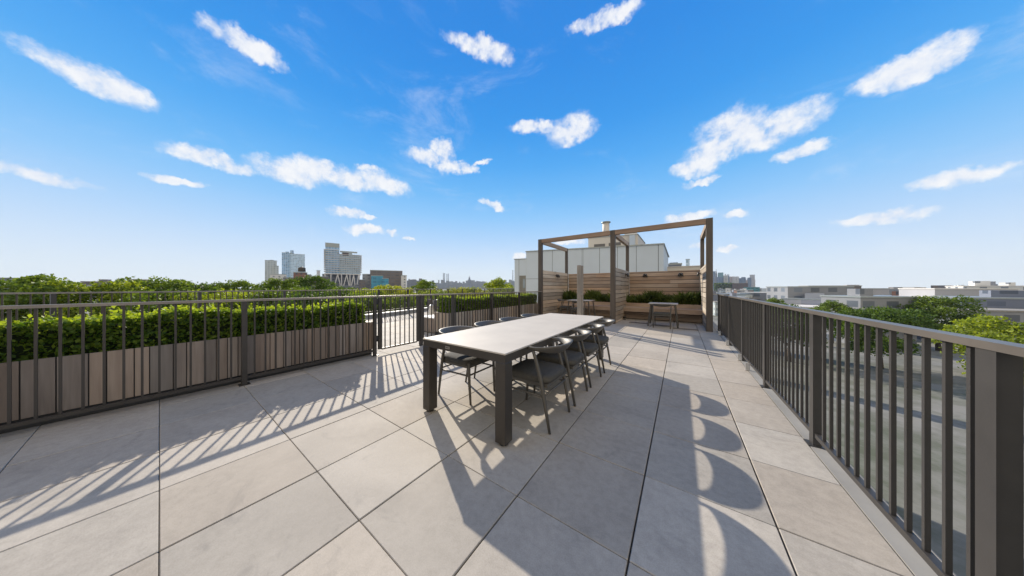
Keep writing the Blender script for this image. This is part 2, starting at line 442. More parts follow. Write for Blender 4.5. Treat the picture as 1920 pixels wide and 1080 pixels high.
FX = -4.6
r = thing('metal_railing', (FX, 2.24, 0), 'dark bronze picket railing in front of the boarded planter left of the gate', 'railing')
railing(r, (FX, 2.265), (FX, -4.2), [.03, 1.65, 3.2, 4.75, 6.3], 0, 1.095, pitch=.1016, first=.035 + .1)
# hinges on the post are parts of the gate
g = thing('metal_gate', (FX, 2.32, 0), 'narrow bronze picket gate between the two railings opening to the far terrace', 'gate')
GO = (FX, 2.32, 0)
MB().box(FX - .02, FX + .02, 2.297, 2.362, .1, 1.06).build('gate_stile', M['paint'], g, off=GO)
MB().box(FX - .02, FX + .02, 3.098, 3.155, .1, 1.06).build('gate_stile', M['paint'], g, off=GO)
MB().box(FX - .027, FX + .027, 2.297, 3.155, 1.062, 1.095).build('top_rail', M['cap'], g, off=GO)
MB().box(FX - .015, FX + .015, 2.363, 3.097, .085, .115).build('bottom_rail', M['paint'], g, off=GO)
pmesh = picket_mesh(.116, 1.061)
for k in range(7): link('picket', pmesh, g, (0, 2.424 + .1 * k - 2.32, 0))
for z in (.25, .93): MB().tube([(FX, 2.282, z), (FX, 2.282, z + .11)], .012).box(FX - .012, FX + .012, 2.272, 2.3, z + .02, z + .08).build('hinge', M['black'], g, off=GO)
r = thing('metal_railing', (FX, 3.2, 0), 'dark bronze picket railing running from the gate to the wooden booths', 'railing')
railing(r, (FX, 3.165), (FX, 8.76), [.035, .93, 2.43, 3.92, 5.45], 0, 1.095, first=.1, pw=.06, ph=.065)
# far railing on the kerb
fa = (edge_x(-9) - .15, -9.); fb = (edge_x(25.5) - .15, 25.5)
Lf = (Vector(fb) - Vector(fa)).length
r = thing('metal_railing', (edge_x(5) - .15, 5, .165), 'long distant picket railing on the white kerb along the edge of the far terrace', 'railing')
railing(r, fa, fb, [.1 + 1.62 * k for k in range(22)], .165, 1.165, first=.2, keep=lambda p: abs((p.y - 1.8) if p.y < 1.8 else (p.y - 1.8)) if p.y > 1.5 else 99)
# right railing
RX = .875
r = thing('metal_railing', (RX, 5, 0), 'dark picket railing along the right edge of the terrace above the city', 'railing')
PK, M['paint'] = M['paint'], M['paint_dark']; PC = M['cap']; M['cap'] = plain('rail_cap_dim_lit', (.12, .105, .09), .4, .2, .15, 5, .05)  # weaker painted highlight on the right-hand top rail
railing(r, (RX, 8.9), (RX, -1.2), [.03, .6, 1.93, 3.26, 4.6, 5.95, 7.3], .0, 1.065, first=.1, keep=lambda p: abs(p.y - 5), pw=.045, ph=.07)
M['paint'] = PK; M['cap'] = PC
for y in (8.3, 6.97, 5.64, 5.05):
    MB().box(EX - .03, RX - .024, y - .035, y - .025, .005, .11).box(EX - .035, RX - .024, y - .05, y - .01, .005, .015).build('bracket', M['alu'], r, off=(RX, 5, 0))

# ------------------------------------------------------------------ planters and hedges
def vboards(mb, x, y0, y1, z0, z1, th, axis='x', widths=(.05, .09, .14)):
    """vertical boards on plane x (running in y) or plane y (running in x)"""
    s = y0
    while s < y1 - .01:
        w = min(random.choice(widths), y1 - s); t = random.uniform(.74, 1.2); wv = random.uniform(-.08, .06)
        c = (t * (1 - wv), t, t * (1 + wv)); g_ = .008
        if axis == 'x': mb.box(x - th, x, s, s + w - g_, z0, z1, c)
        else: mb.box(s, s + w - g_, x, x + th, z0, z1, c)
        s += w

def planter(name, x0, x1, y0, y1, zt, label, widths, mat='board_z'):
    o = ((x0 + x1) / 2, (y0 + y1) / 2, 0)
    t = thing(name, o, label, 'planter')
    m1 = MB(); vboards(m1, x1, y0, y1, .1, zt, .02, 'x', widths)
    vboards(m1, x0 + .02, y0, y1, .1, zt, .02, 'x', widths)
    vboards(m1, y0 - .021, x0, x1, .1, zt, .02, 'y', widths); vboards(m1, y1 + .001, x0, x1, .1, zt, .02, 'y', widths)
    m1.build('board_cladding', M[mat], t, off=o)
    MB().box(x0 + .024, x1 - .024, y0 + .01, y1 - .01, .004, .1).build('plinth', M['black'], t, off=o)
    m3 = MB().box(x0 + .022, x0 + .06, y0, y1, .1, zt - .006).box(x1 - .06, x1 - .022, y0, y1, .1, zt - .006)
    m3.box(x0 + .061, x1 - .061, y0, y0 + .05, .1, zt - .006).box(x0 + .061, x1 - .061, y1 - .05, y1, .1, zt - .006)
    m3.build('liner', M['paint_dark'], t, off=o)
    MB().box(x0 + .062, x1 - .062, y0 + .052, y1 - .052, .12, zt - .06).build('soil', M['soil'], t, off=o)
    return t

def hedge(x0, x1, y0, y1, z0, z1, label, dens=4200, size=.027):
    o = ((x0 + x1) / 2, (y0 + y1) / 2, z0)
    t = thing('clipped_hedge', o, label, 'hedge')
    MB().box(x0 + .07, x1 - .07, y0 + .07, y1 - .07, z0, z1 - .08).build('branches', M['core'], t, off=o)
    Lx, Ly, Lz = x1 - x0, y1 - y0, z1 - z0
    pts = []
    def face(n, f):
        pts.append(f(rng.uniform(0, 1, n), rng.uniform(0, 1, n), rng.exponential(.028, n)))
    def hgt(y): return .022 * np.sin(y * 3.1 + x0) + .018 * np.sin(y * 7.7) + .012 * np.sin(y * 17.)
    for xs, sg in ((x1, -1), (x0, 1)):
        n = int(Ly * Lz * dens)
        a, b, d = rng.uniform(0, 1, n), rng.uniform(0, 1, n), rng.exponential(.028, n)
        y = y0 + a * Ly; pts.append(np.stack([xs + sg * d + .02 * np.sin(y * 9 + b * 7), y, z0 + b * (Lz + hgt(y))], 1))
    for ys, sg in ((y1, -1), (y0, 1)):
        n = int(Lx * Lz * dens)
        a, b, d = rng.uniform(0, 1, n), rng.uniform(0, 1, n), rng.exponential(.028, n)
        pts.append(np.stack([x0 + a * Lx, ys + sg * d, z0 + b * Lz], 1))
    n = int(Lx * Ly * dens * 1.2)
    a, b, d = rng.uniform(0, 1, n), rng.uniform(0, 1, n), rng.exponential(.03, n)
    y = y0 + b * Ly; pts.append(np.stack([x0 + a * Lx, y, z1 + hgt(y) - d], 1))
    # loose shoots above the cut
    ns = int(Lx * Ly * 170)
    sx, sy = rng.uniform(x0, x1, ns), rng.uniform(y0, y1, ns); sh = rng.gamma(2, .018, ns)
    shoots = []
    for k in range(5):
        shoots.append(np.stack([sx + rng.normal(0, .008, ns), sy + rng.normal(0, .008, ns), z1 + hgt(sy) + sh * k / 4], 1))
    P = np.concatenate(pts); Q = np.concatenate(shoots)
    tv = np.concatenate([rng.beta(1.2, 3.4, len(P)), rng.uniform(.65, 1, len(Q))])
    P = np.concatenate([P, Q]) - np.array(o)
    link('foliage', leaf_mesh('foliage', P, size, M['leaf_hedge'], 1.6, tvals=tv), t)

planter('wooden_planter', -5.42, -4.72, -4.2, 2.262, .605, 'long planter of vertical boards with a hedge left of the gate', (.05, .09, .13, .15))
hedge(-5.34, -4.8, -4.15, 2.17, .55, .925, 'bright green clipped hedge in the planter left of the gate')
planter('wooden_planter', -5.30, -4.75, 4.1, 8.75, .60, 'pale slatted planter with a hedge behind the railing by the booths', (.05, .09, .09), 'board_pale')
hedge(-5.26, -4.8, 4.15, 8.7, .55, .94, 'green clipped hedge in the planter beside the wooden booths')

# ------------------------------------------------------------------ dining table
TZ = .735
X0, X1, Y0, Y1 = -2.145, -1.112, 1.512, 4.43
t = thing('dining_table', ((X0 + X1) / 2, (Y0 + Y1) / 2, 0), 'long outdoor dining table with pale stone top and thick bronze legs, chairs along both sides', 'table')
o = tuple(t.location)
MB().bbox(X0, X1, Y0, Y1, TZ - .012, TZ, .003).build('table_top', M['tabletop'], t, off=o)
mf = MB(); h0, h1 = TZ - .078, TZ - .014
mf.box(X0 + .004, X1 - .004, Y0 + .004, Y0 + .034, h0, h1).box(X0 + .004, X1 - .004, Y1 - .034, Y1 - .004, h0, h1)
mf.box(X0 + .004, X0 + .034, Y0 + .0345, Y1 - .0345, h0, h1).box(X1 - .034, X1 - .004, Y0 + .0345, Y1 - .0345, h0, h1)
mf.box(X0 + .035, X1 - .035, Y0 + .035, Y1 - .035, TZ - .024, TZ - .0145)
mf.build('apron', M['tableframe'], t, off=o)
for x in (X0 + .001, X1 - .101):
    for y in (Y0 + .001, Y1 - .101):
        lg = MB().bbox(x, x + .1, y, y + .1, .022, h0 - .0005, .003).build('leg', M['tableframe'], t, off=o)
        MB().tube([(x + .05, y + .05, 0), (x + .05, y + .05, .021)], .036, 16).build('foot', M['black'], lg, off=o)
px_ = -1.775
pl = MB().box(px_ - .028, px_ + .028, Y0 + .0005, Y0 + .0035, TZ - .058, TZ - .034).build('maker_plate', M['plate'], t, off=o)
q = MB()
for k in range(5): q.box(px_ - .02 + k * .0085, px_ - .0145 + k * .0085, Y0 - .001, Y0 + .0002, TZ - .05, TZ - .042)
q.build('embossed_mark', M['tableframe'], pl, off=o)

# ------------------------------------------------------------------ dining chairs
def rail_sweep():
    vs, fs, n = [], [], 33; per = 8
    for i in range(n):
        u = -1 + 2 * i / (n - 1); a = u * R(118)
        # horseshoe: rounded back, straighter arms
        x = -.10 - .200 * cos(a) if abs(a) < pi / 2 else -.10 + (abs(a) - pi / 2) * .22
        y = .248 * (1 if a > 0 else -1) * min(1, abs(sin(a)) ** .92) if abs(a) < pi / 2 else (1 if a > 0 else -1) * (.248 - (abs(a) - pi / 2) ** 2 * .10)
        w = math.exp(-(abs(u) / .66) ** 2.6 * 1.2)
        hh = .0115 + .034 * w; th = .009 + .009 * w
        zt = .722 + .026 * w; tilt = .036 * w
        nx, ny = (-cos(a), sin(a)) if abs(a) < pi / 2 else (.0, 1. if a > 0 else -1.)
        zc = zt - hh
        for k in range(per):
            b = 2 * pi * k / per + pi / 8; cu, su = cos(b), sin(b)
            cu = math.copysign(abs(cu) ** .6, cu); su = math.copysign(abs(su) ** .6, su)
            r_ = th * cu + tilt * su
            vs.append((x + nx * r_, y + ny * r_, zc + hh * su))
    for i in range(n - 1):
        for k in range(per):
            j = (k + 1) % per; fs.append((i * per + k, i * per + per + k, i * per + per + j, i * per + j))
    fs += [tuple(range(per)), tuple(range((n - 1) * per, n * per))[::-1]]
    return vs, fs

def make_chair(name='dining_chair'):
    c = thing(name, (0, 0, 0), 'x', 'chair')
    # padded seat with softened corners
    m1 = MB(); ring = []
    def seat_ring(s, z):
        out = []
        for k in range(28):
            a = 2 * pi * k / 28; cx, cy = cos(a), sin(a)
            p = 9
            rr = (abs(cx) ** p + abs(cy) ** p) ** (-1 / p)
            x = cx * rr * .235 * s; y = cy * rr * (.225 + .012 * cx) * s
            out.append((x + .005, y, z))
        return out
    levels = [(.95, .4055), (.995, .410), (1, .43), (.99, .452), (.95, .463), (.7, .468)]
    vs = sum([seat_ring(s, z) for s, z in levels], []); n = 28
    fs = [tuple(range(n))[::-1], tuple(range((len(levels) - 1) * n, len(levels) * n))]
    for k in range(len(levels) - 1):
        for i in range(n): j = (i + 1) % n; fs.append((k * n + i, k * n + j, k * n + n + j, k * n + n + i))
    m1.add(vs, fs, 1, True).build('seat', M['cushion'], c)
    MB().box(-.215, .215, -.205, .205, .375, .405).build('seat_frame', M['chair'], c)
    vs, fs = rail_sweep(); MB().add(vs, fs, 1, True).build('backrest', M['chair'], c)
    for s in (1, -1):
        MB().tube([(.245, s * .205, 0), (.232, s * .21, .22), (.225, s * .212, .43), (.225, s * .212, .444)], [.0115, .0148, .017, .0135], 10).build('leg', M['chair'], c)
        MB().tube([(-.245, s * .222, 0), (-.21, s * .228, .2), (-.165, s * .232, .44), (-.115, s * .236, .62), (-.095, s * .242, .69)],
                  [.0115, .0152, .0172, .0155, .0135], 10).build('leg', M['chair'], c)
        MB().tube([(.235, s * .208, .30), (-.195, s * .228, .30)], .0095, 8).build('stretcher', M['chair'], c)
    MB().tube([(.234, -.205, .31), (.234, .205, .31)], .0095, 8).build('stretcher', M['chair'], c)
    MB().tube([(-.20, -.22, .315), (-.20, .22, .315)], .0095, 8).build('stretcher', M['chair'], c)
    return c

chair = make_chair()
GR = 'dining chairs along the long table'
ys = [2.11, 2.69, 3.28, 3.89]
ordR = ['nearest dark armchair on the right side of the long table, by its front corner',
        'second nearest dark armchair on the right side of the long table',
        'third nearest dark armchair on the right side of the long table',
        'farthest dark armchair on the right side of the long table, beside its far corner']
ordL = ['nearest dark armchair left of the long table, its sunlit seat seen below',
        'second nearest chair on the left side of the long table, mostly hidden behind its top',
        'third chair left of the long table, only its curved back above the top',
        'farthest chair left of the long table, nearest the wooden booths']
for k, y in enumerate(ys):
    c = chair if k == 0 else copy_tree(chair)
    c.location = (-1.162, y, 0); c.rotation_euler = (0, 0, pi + R((0, 1.5, -1, 2)[k])); tag(c, ordR[k], 'chair', GR)
    c = copy_tree(chair); c.location = (-2.085, y - .03 + (0, .02, 0, .03)[k], 0); c.rotation_euler = (0, 0, R((1, -2, 1, 0)[k])); tag(c, ordL[k], 'chair', GR)

# ------------------------------------------------------------------ pergola
PY = 8.86; PB = 11.62; PT = 3.2
pxs = (-4.715, -1.915, .665)
t = thing('pergola', (-2, 10, 0), 'open pergola frame of dark posts and pale beams above the two wooden booths', 'pergola'); o = (-2, 10, 0)
for x in pxs:
    MB().bbox(x - .075, x + .075, PY - .075, PY + .075, 0, PT, .005, (.85,) * 3).build('post', M['rail_wood'], t, off=o)
    MB().bbox(x - .06, x + .06, PB - .06, PB + .06, 0, PT, .005, (.85,) * 3).build('post', M['rail_wood'], t, off=o)
    MB().box(x - .055, x + .055, PY + .077, PB - .062, PT - .16, PT - .003).build('side_beam', M['beam_wood_y'], t, off=o)
for a, b in ((0, 1), (1, 2)):
    MB().box(pxs[a] + .077, pxs[b] - .077, PY - .06, PY + .06, PT - .155, PT - .002).build('front_beam', M['beam_wood'], t, off=o)

def hwall(name, label, a0, a1, c, th, z1, axis, mat, bh=.136, gap=.018, post=True):
    """horizontal boards; axis 'y': wall on plane x=c running y a0..a1; axis 'x': plane y=c running x"""
    loc = (c, (a0 + a1) / 2, 0) if axis == 'y' else ((a0 + a1) / 2, c, 0)
    w = thing(name, loc, label, 'wall')
    m1 = MB()
    for s, z in ((-1, .02), (1, -.05)):
      while z < z1 - .02:
        z0 = max(z, .01); zz = min(z + bh, z1)
        cuts = [a0, a1]
        if random.random() < .4: cuts = [a0, random.uniform(a0 + .6, a1 - .6), a1]
        for p, q in zip(cuts, cuts[1:]):
                tv = random.uniform(.62, 1.32); wv = random.uniform(-.05, .10); cc = (tv * (1 + wv), tv, tv * (1 - wv))
                p0, p1 = (c + s * th / 2 - .011, c + s * th / 2 + .011)
                if axis == 'y': m1.box(p0, p1, p + .001, q - .001, z0, zz, cc)
                else: m1.box(p + .001, q - .001, p0, p1, z0, zz, cc)
        z = z + bh + gap
    m1.build('boards', mat, w, off=loc)
    m3 = MB()
    if axis == 'y': m3.box(c - .004, c + .004, a0 + .002, a1 - .002, .01, z1 - .02)
    else: m3.box(a0 + .002, a1 - .002, c - .004, c + .004, .01, z1 - .02)
    m3.build('light_block_sheet', M['black'], w, off=loc)  # dark sheet added inside so no light leaks through the board gaps
    m2 = MB(); n = max(2, int((a1 - a0) / .9)); hs = th / 2 - .012
    for k in range(n + 1):
        s = a0 + .03 + (a1 - a0 - .06) * k / n
        for u0, u1 in ((c - hs, c - .0045), (c + .0045, c + hs)):
            if axis == 'y': m2.box(u0, u1, s - .02, s + .02, .0, z1 - .005)
            else: m2.box(s - .02, s + .02, u0, u1, .0, z1 - .005)
    m2.build('studs', M['paint_dark'], w, off=loc)
    return w
WZ = 1.93
hwall('privacy_wall', 'left side wall of grey horizontal boards with one spotlight near its top', PY + .08, 11.54, -4.7, .11, WZ + .03, 'y', M['board_y'])
hwall('privacy_wall', 'middle wall of horizontal boards dividing the two booths', PY + .08, 11.54, -1.915, .11, WZ, 'y', M['board_y'])
hwall('privacy_wall', 'right side wall of horizontal boards beside the terrace edge, lit by the sun', PY + .08, 11.54, .665, .11, WZ, 'y', M['board_y'])
hwall('privacy_wall', 'reddish back wall of horizontal boards in the left booth', -4.64, -1.98, 11.72, .08, WZ - .02, 'x', M['board_x'])
hwall('privacy_wall', 'brown back wall of horizontal boards in the right booth with two spotlights', -1.85, .60, 11.72, .08, WZ - .02, 'x', M['board_x'])
MB().box(.596, .6085, 9.25, 9.7, 1.58, 1.72)
tag(MB().box(.590, .598, 9.15, 9.75, 1.56, 1.70).build('wall_plaque', M['glass']), 'small grey green plaque fixed on the sunlit right booth wall', 'plaque')

def booth(x0, x1, side):
    o = ((x0 + x1) / 2, 10.6, 0)
    b = thing('wooden_bench', o, f'built-in wooden bench along the back of the {side} booth', 'bench')
    m1 = MB()
    for k, (y0, y1) in enumerate(((10.36, 10.55), (10.558, 10.75), (10.758, 10.93))):
        m1.box(x0, x1, y0, y1, .435, .475, random.uniform(.95, 1.2))
    m1.build('seat', M['board_x'], b, off=o)
    MB().box(x0, x1, 10.37, 10.40, .315, .434, .95).build('fascia', M['board_x'], b, off=o)
    m2 = MB()
    for z in (.02, .17): m2.box(x0, x1, 10.66, 10.69, z, z + .14, random.uniform(.6, .85))
    m2.build('skirt', M['board_x'], b, off=o)
    p = thing('wooden_planter', ((x0 + x1) / 2, 11.3, 0), f'low wooden planter behind the bench in the {side} booth', 'planter'); o2 = ((x0 + x1) / 2, 11.3, 0)
    MB().box(x0, x1, 10.94, 10.97, .30, .455, .8).box(x0, x1, 10.94, 10.97, .467, .62, .95).build('front_boards', M['board_x'], p, off=o2)
    MB().box(x0, x1, 10.972, 11.64, .3, .57).build('soil', M['soil'], p, off=o2)
    # tufted grass
    n = 5200; bx = rng.uniform(x0 + .05, x1 - .05, n); by = rng.uniform(11.0, 11.6, n)
    hmod = .72 + .22 * np.sin(bx * 5.3) + .14 * np.sin(bx * 13.1 + 1)
    h = np.clip(rng.normal(.42, .10, n) * hmod, .08, .62)
    lean = rng.normal(0, .13, (n, 2)); w = .008
    ang = rng.uniform(0, pi, n); dx, dy = np.cos(ang) * w, np.sin(ang) * w
    V = np.stack([np.stack([bx - dx, by - dy, np.full(n, .57)], 1), np.stack([bx + dx, by + dy, np.full(n, .57)], 1),
                  np.stack([bx + dx * .7 + lean[:, 0] * .35, by + dy * .7 + lean[:, 1] * .35, .57 + h * .6], 1),
                  np.stack([bx + lean[:, 0], by + lean[:, 1] - .05, .57 + h], 1)], 1).reshape(-1, 3)
    V[:, 1] = np.minimum(V[:, 1], 11.665)
    me = bpy.data.meshes.new('grass'); V -= np.array(((x0 + x1) / 2, 11.3, .57))
    idx = np.arange(4 * n).reshape(n, 4)
    F = [(a, b, c, d) for a, b, c, d in idx.tolist()]
    me.from_pydata(V.tolist(), [], F); me.materials.append(M['grass'])
    at_ = me.color_attributes.new('tint', 'FLOAT_COLOR', 'POINT')
    tv = np.repeat(np.clip(rng.beta(1.5, 3, n) + .25 * (np.sin(bx * 4 + 2) > .6), 0, 1), 4)[:, None] * np.ones((1, 4)); tv[:, 3] = 1
    at_.data.foreach_set('color', tv.astype(np.float32).ravel())
    tag(link('ornamental_grass', me, None, ((x0 + x1) / 2, 11.3, .57)), f'dark green row of fine grass growing behind the bench in the {side} booth', 'grass plants')
booth(-4.64, -1.975, 'left'); booth(-1.85, .603, 'right')

# spotlights
def spot(x, y, z, rz, label):
    s = thing('wall_spotlight', (x, y, z), label, 'lamp', 'spotlights on the booth walls', rz)   # local +x points out of the wall
    MB().box(0, .012, -.045, .045, -.06, .06).build('back_plate', M['lamp'], s)
    MB().tube([(.012, 0, 0), (.07, 0, .0)], .014).build('arm', M['lamp'], s)
    for sgn in (-1, 1):
        h = MB().tube([(.075, sgn * .035, .045), (.085, sgn * .05, -.02), (.10, sgn * .062, -.085)], [.026, .036, .04], 12).build('lamp_head', M['lamp'], s)
        MB().tube([(.10, sgn * .0625, -.086), (.1005, sgn * .063, -.0885)], .034, 12).build('lens', M['lens'], h)
spot(-4.632, 10.25, 1.78, 0, 'spotlight on the left side wall of the left booth')
spot(-4.0 + .02, 11.668, 1.76, -pi / 2, 'spotlight on the back wall of the left booth, just beside the wooden post')
spot(-1.982, 10.9, 1.76, pi, 'spotlight on the middle wall facing into the left booth')
spot(-1.848, 10.8, 1.76, 0, 'spotlight on the middle wall facing into the right booth')
spot(-1.23, 11.668, 1.76, -pi / 2, 'left one of two spotlights on the back wall of the right booth')
spot(0.0, 11.668, 1.76, -pi / 2, 'right one of two spotlights on the back wall of the right booth')
spot(.598, 11.0, 1.74, pi, 'spotlight on the right side wall of the right booth')
f = thing('floor_light', (-1.78, 10.2, 0), 'small dark floor lamp at the foot of the middle booth wall', 'lamp')
MB().tube([(0, 0, 0), (0, 0, .02)], .05, 14).build('base', M['lamp'], f)
MB().tube([(0, 0, .02), (0, 0, .07)], .012).build('stem', M['lamp'], f)
MB().tube([(-.05, 0, .07), (.05, 0, .12)], [.03, .038], 12).build('lamp_head', M['lamp'], f)

for x0, x1, y, k in ((-1.5, -.92, 9.42, 'left'), (-.80, -.27, 9.16, 'middle'), (-.19, .40, 8.80, 'right')):
    m1 = MB(); m1.box(x0, x1, y, y + .02, .003, .009).box(x0, x1, y + .18, y + .2, .003, .009)
    q = x0
    while q < x1: m1.box(q, q + .018, y + .0205, y + .1795, .003, .008, random.uniform(.7, 1.2)); q += .031
    tag(m1.build('floor_grate', M['rail_wood']), f'dark slatted drain grate on the paving in the right booth, {k} of three', 'grate', 'drain grates in the right booth')

# double wooden post
p = thing('wooden_post', (-2.56, 7.4, 0), 'tall free-standing grey wooden post of two uprights before the left booth', 'post')
for dy in (-.085, .105):
    MB().bbox(-.055 - .0 * dy, .055, dy - .04, dy + .04, .008, 1.925, .004).build('upright', M['post_wood'], p)
MB().box(-.09, .09, -.16, .18, 0, .008).build('base_plate', M['paint'], p)
MB().box(-.05, .05, -.0445, .0645, 1.0, 1.06).build('spacer', M['post_wood'], p)

# small booth tables
def booth_table(x, y, L, W_, label):
    t = thing('small_table', (x, y, 0), label, 'table')
    MB().bbox(-L / 2, L / 2, -W_ / 2, W_ / 2, .715, .735, .003).build('table_top', M['tabletop'], t)
    MB().box(-L / 2 + .04, L / 2 - .04, -W_ / 2 + .03, -W_ / 2 + .05, .675, .7145).box(-L / 2 + .04, L / 2 - .04, W_ / 2 - .05, W_ / 2 - .03, .675, .7145).build('apron', M['chair'], t)
    for sx in (-1, 1):
        for sy in (-1, 1):
            MB().beam((sx * (L / 2 - .08), sy * (W_ / 2 - .06), .7145), (sx * (L / 2 - .0), sy * (W_ / 2 - .0), 0), .035, .035).build('leg', M['chair'], t)
booth_table(-.47, 9.32, .80, .70, 'small pale-topped table with splayed legs in front of the bench in the right booth')
booth_table(-3.33, 9.72, .95, .70, 'small pale-topped table with splayed legs in front of the bench in the left booth')
def put(x, y, deg, label, group=None):
    c = copy_tree(chair); c.location = (x, y, 0); c.rotation_euler = (0, 0, R(deg)); tag(c, label, 'chair', GR)
    if group: c['group'] = group
    return c
put(-.48, 8.93, 90, 'dark chair pushed up to the small table in the right booth', 'chairs at the small booth tables')
put(-3.95, 9.62, 15, 'dark chair at the left end of the small table in the left booth', 'chairs at the small booth tables')
put(-3.2, 9.15, 95, 'dark chair before the small table in the left booth, behind the wooden post', 'chairs at the small booth tables')

# ------------------------------------------------------------------ things on the far terrace
b = thing('storage_bench', (-5.72, 4.6, 0), 'low boarded bench with a white top beside the planter on the far terrace', 'bench')
m1 = MB(); vboards(m1, 4.2, -6.05, -5.34, .02, .40, .02, 'y', (.07, .09)); vboards(m1, -6.05, 4.221, 5.0, .02, .40, .02, 'x', (.07, .09))
m1.build('board_cladding', M['board_z'], b, off=(-5.72, 4.6, 0))
MB().box(-6.047, -5.34, 4.223, 4.995, .0, .398).build('body', M['paint_dark'], b, off=(-5.72, 4.6, 0))
MB().box(-6.09, -5.33, 4.17, 5.03, .401, .43).build('bench_top', M['white'], b, off=(-5.72, 4.6, 0))
t = thing('round_table', (-8.0, 6.86, 0), 'pale-topped round table with dark woven chairs on the far terrace', 'table')
MB().tube([(0, 0, .715), (0, 0, .735)], .5, 32).build('table_top', M['white'], t)
MB().tube([(0, 0, .02), (0, 0, .714)], .04, 12).build('pedestal', M['paint_dark'], t)
MB().tube([(0, 0, 0), (0, 0, .02)], .26, 24).build('base', M['paint_dark'], t)
def tub(x, y, deg, label):
    c = thing('woven_chair', (x, y, 0), label, 'chair', 'woven chairs on the far terrace', R(deg))
    m1 = MB(); n = 20; vs = []
    for z, r0 in ((.36, .24), (.55, .28), (.80, .32)):
        for rr in (0, .03):
            for i in range(n):
                a = R(70) + R(220) * i / (n - 1); zz = z - (.14 if z > .7 else 0) * (1 - abs(cos(a / 1)) ** .5) * .8
                vs.append(((r0 - rr) * cos(a), (r0 - rr) * sin(a), zz))
    fs = []
    for L_ in range(2):
        for i in range(n - 1):
            a0 = L_ * 2 * n + i; a1 = (L_ + 1) * 2 * n + i
            fs += [(a0, a0 + 1, a1 + 1, a1), (a0 + n, a1 + n, a1 + n + 1, a0 + n + 1)]
    top = 4 * n
    for i in range(n - 1): fs.append((top + i, top + i + 1, top + n + i + 1, top + n + i))
    m1.add(vs, fs, 1, True).build('backrest', M['wicker'], c)
    MB().tube([(0, 0, .34), (0, 0, .36), (0, 0, .42)], [.22, .25, .245], 20).build('seat', M['wicker'], c)
    for sx in (-1, 1):
        for sy in (-1, 1): MB().tube([(sx * .2, sy * .2, 0), (sx * .15, sy * .15, .34)], [.012, .017], 8).build('leg', M['wicker'], c)
tub(-7.25, 5.92, 118, 'dark woven tub chair in front of the round table on the far terrace')
tub(-7.95, 6.17, 75, 'dark woven tub chair at the left of the round table on the far terrace')

pt = thing('garden_pot', (-7.56, 5.71, 0), 'pale rounded pot beside the dark woven chairs on the far terrace', 'pot')
MB().tube([(0, 0, 0), (0, 0, .12), (0, 0, .34), (0, 0, .5), (0, 0, .56)], [.07, .11, .13, .09, .10], 18).build('body', M['white'], pt)
MB().tube([(0, 0, .561), (0, 0, .585), (0, 0, .61)], [.105, .09, .02], 18).build('lid', M['alu'], pt)

# ------------------------------------------------------------------ white panelled building behind the booths
d_f = Vector((-1, -.235)).normalized()                  # along its front, going left
C1 = Vector((-.985, 20.0)); back = Vector((-d_f.y, d_f.x)) * -1
if back.y < 0: back = -back
def isect(px, base=C1, d=d_f):
    r = ray(px); # base + s d = t r
    det = d.x * (-r[1]) - d.y * (-r[0]); bx, by = -base.x, -base.y
    return (bx * (-r[1]) - by * (-r[0])) / det
BL = isect(986.5); BT = CZ + (538.8 - 456) / FPX * (C1.x * -sT + C1.y * cT)
t = thing('panelled_building', (-6, 20, 0), 'pale grey panelled rooftop building behind the wooden booths with a set-back upper storey', 'building'); o = (-6, 20, 0)
def fpt(s, dep=0): p = C1 + d_f * s + back * dep; return (p.x, p.y)
yv = Vector((0, 1))
def poly(s0, s1, d0, d1, straight=False):
    a, b_ = C1 + d_f * s0 + back * d0, C1 + d_f * s1 + back * d0
    c_ = C1 + d_f * s1 + back * d1; e = C1 + d_f * s0 + back * d1
    return [(a.x, a.y), (e.x, e.y), (c_.x, c_.y), (b_.x, b_.y)]
c0 = C1; pb = [(C1.x, C1.y), (C1.x - .05, C1.y + 9), fpt(BL, 9), fpt(BL, 0)]
MB().prism(pb, -.04, BT - .08).build('wall', M['panel'], t, off=o)
cp = MB(); cp.prism([(C1.x + .06, C1.y - .06), (C1.x + .06, C1.y + 9.06), tuple(Vector(fpt(BL, 9)) + d_f * .05), tuple(Vector(fpt(BL, -.06)) + d_f * .05)], BT - .079, BT)
cp.build('roof_coping', M['coping'], t, off=o)
sm = MB()
for px, w in ((1036, .03), (1091.5, .02), (1093.5, .02), (1124.5, .03), (1158, .03), (1193.5, .03), (1235, .04)):
    s = isect(px); a = C1 + d_f * s - back * .004; b_ = a + d_f * w
    sm.prism([(a.x, a.y), (b_.x, b_.y), tuple(b_ + back * .02), tuple(a + back * .02)], .1, BT - .08)
for z in (1.95, 3.0):
    a = C1 + d_f * .0 - back * .003; b_ = C1 + d_f * BL - back * .003
    if z < 2.5: sm.prism([(a.x, a.y), (b_.x, b_.y), tuple(b_ + back * .02), tuple(a + back * .02)], z, z + .03)
sm.build('panel_joints', M['seam'], t, off=o)
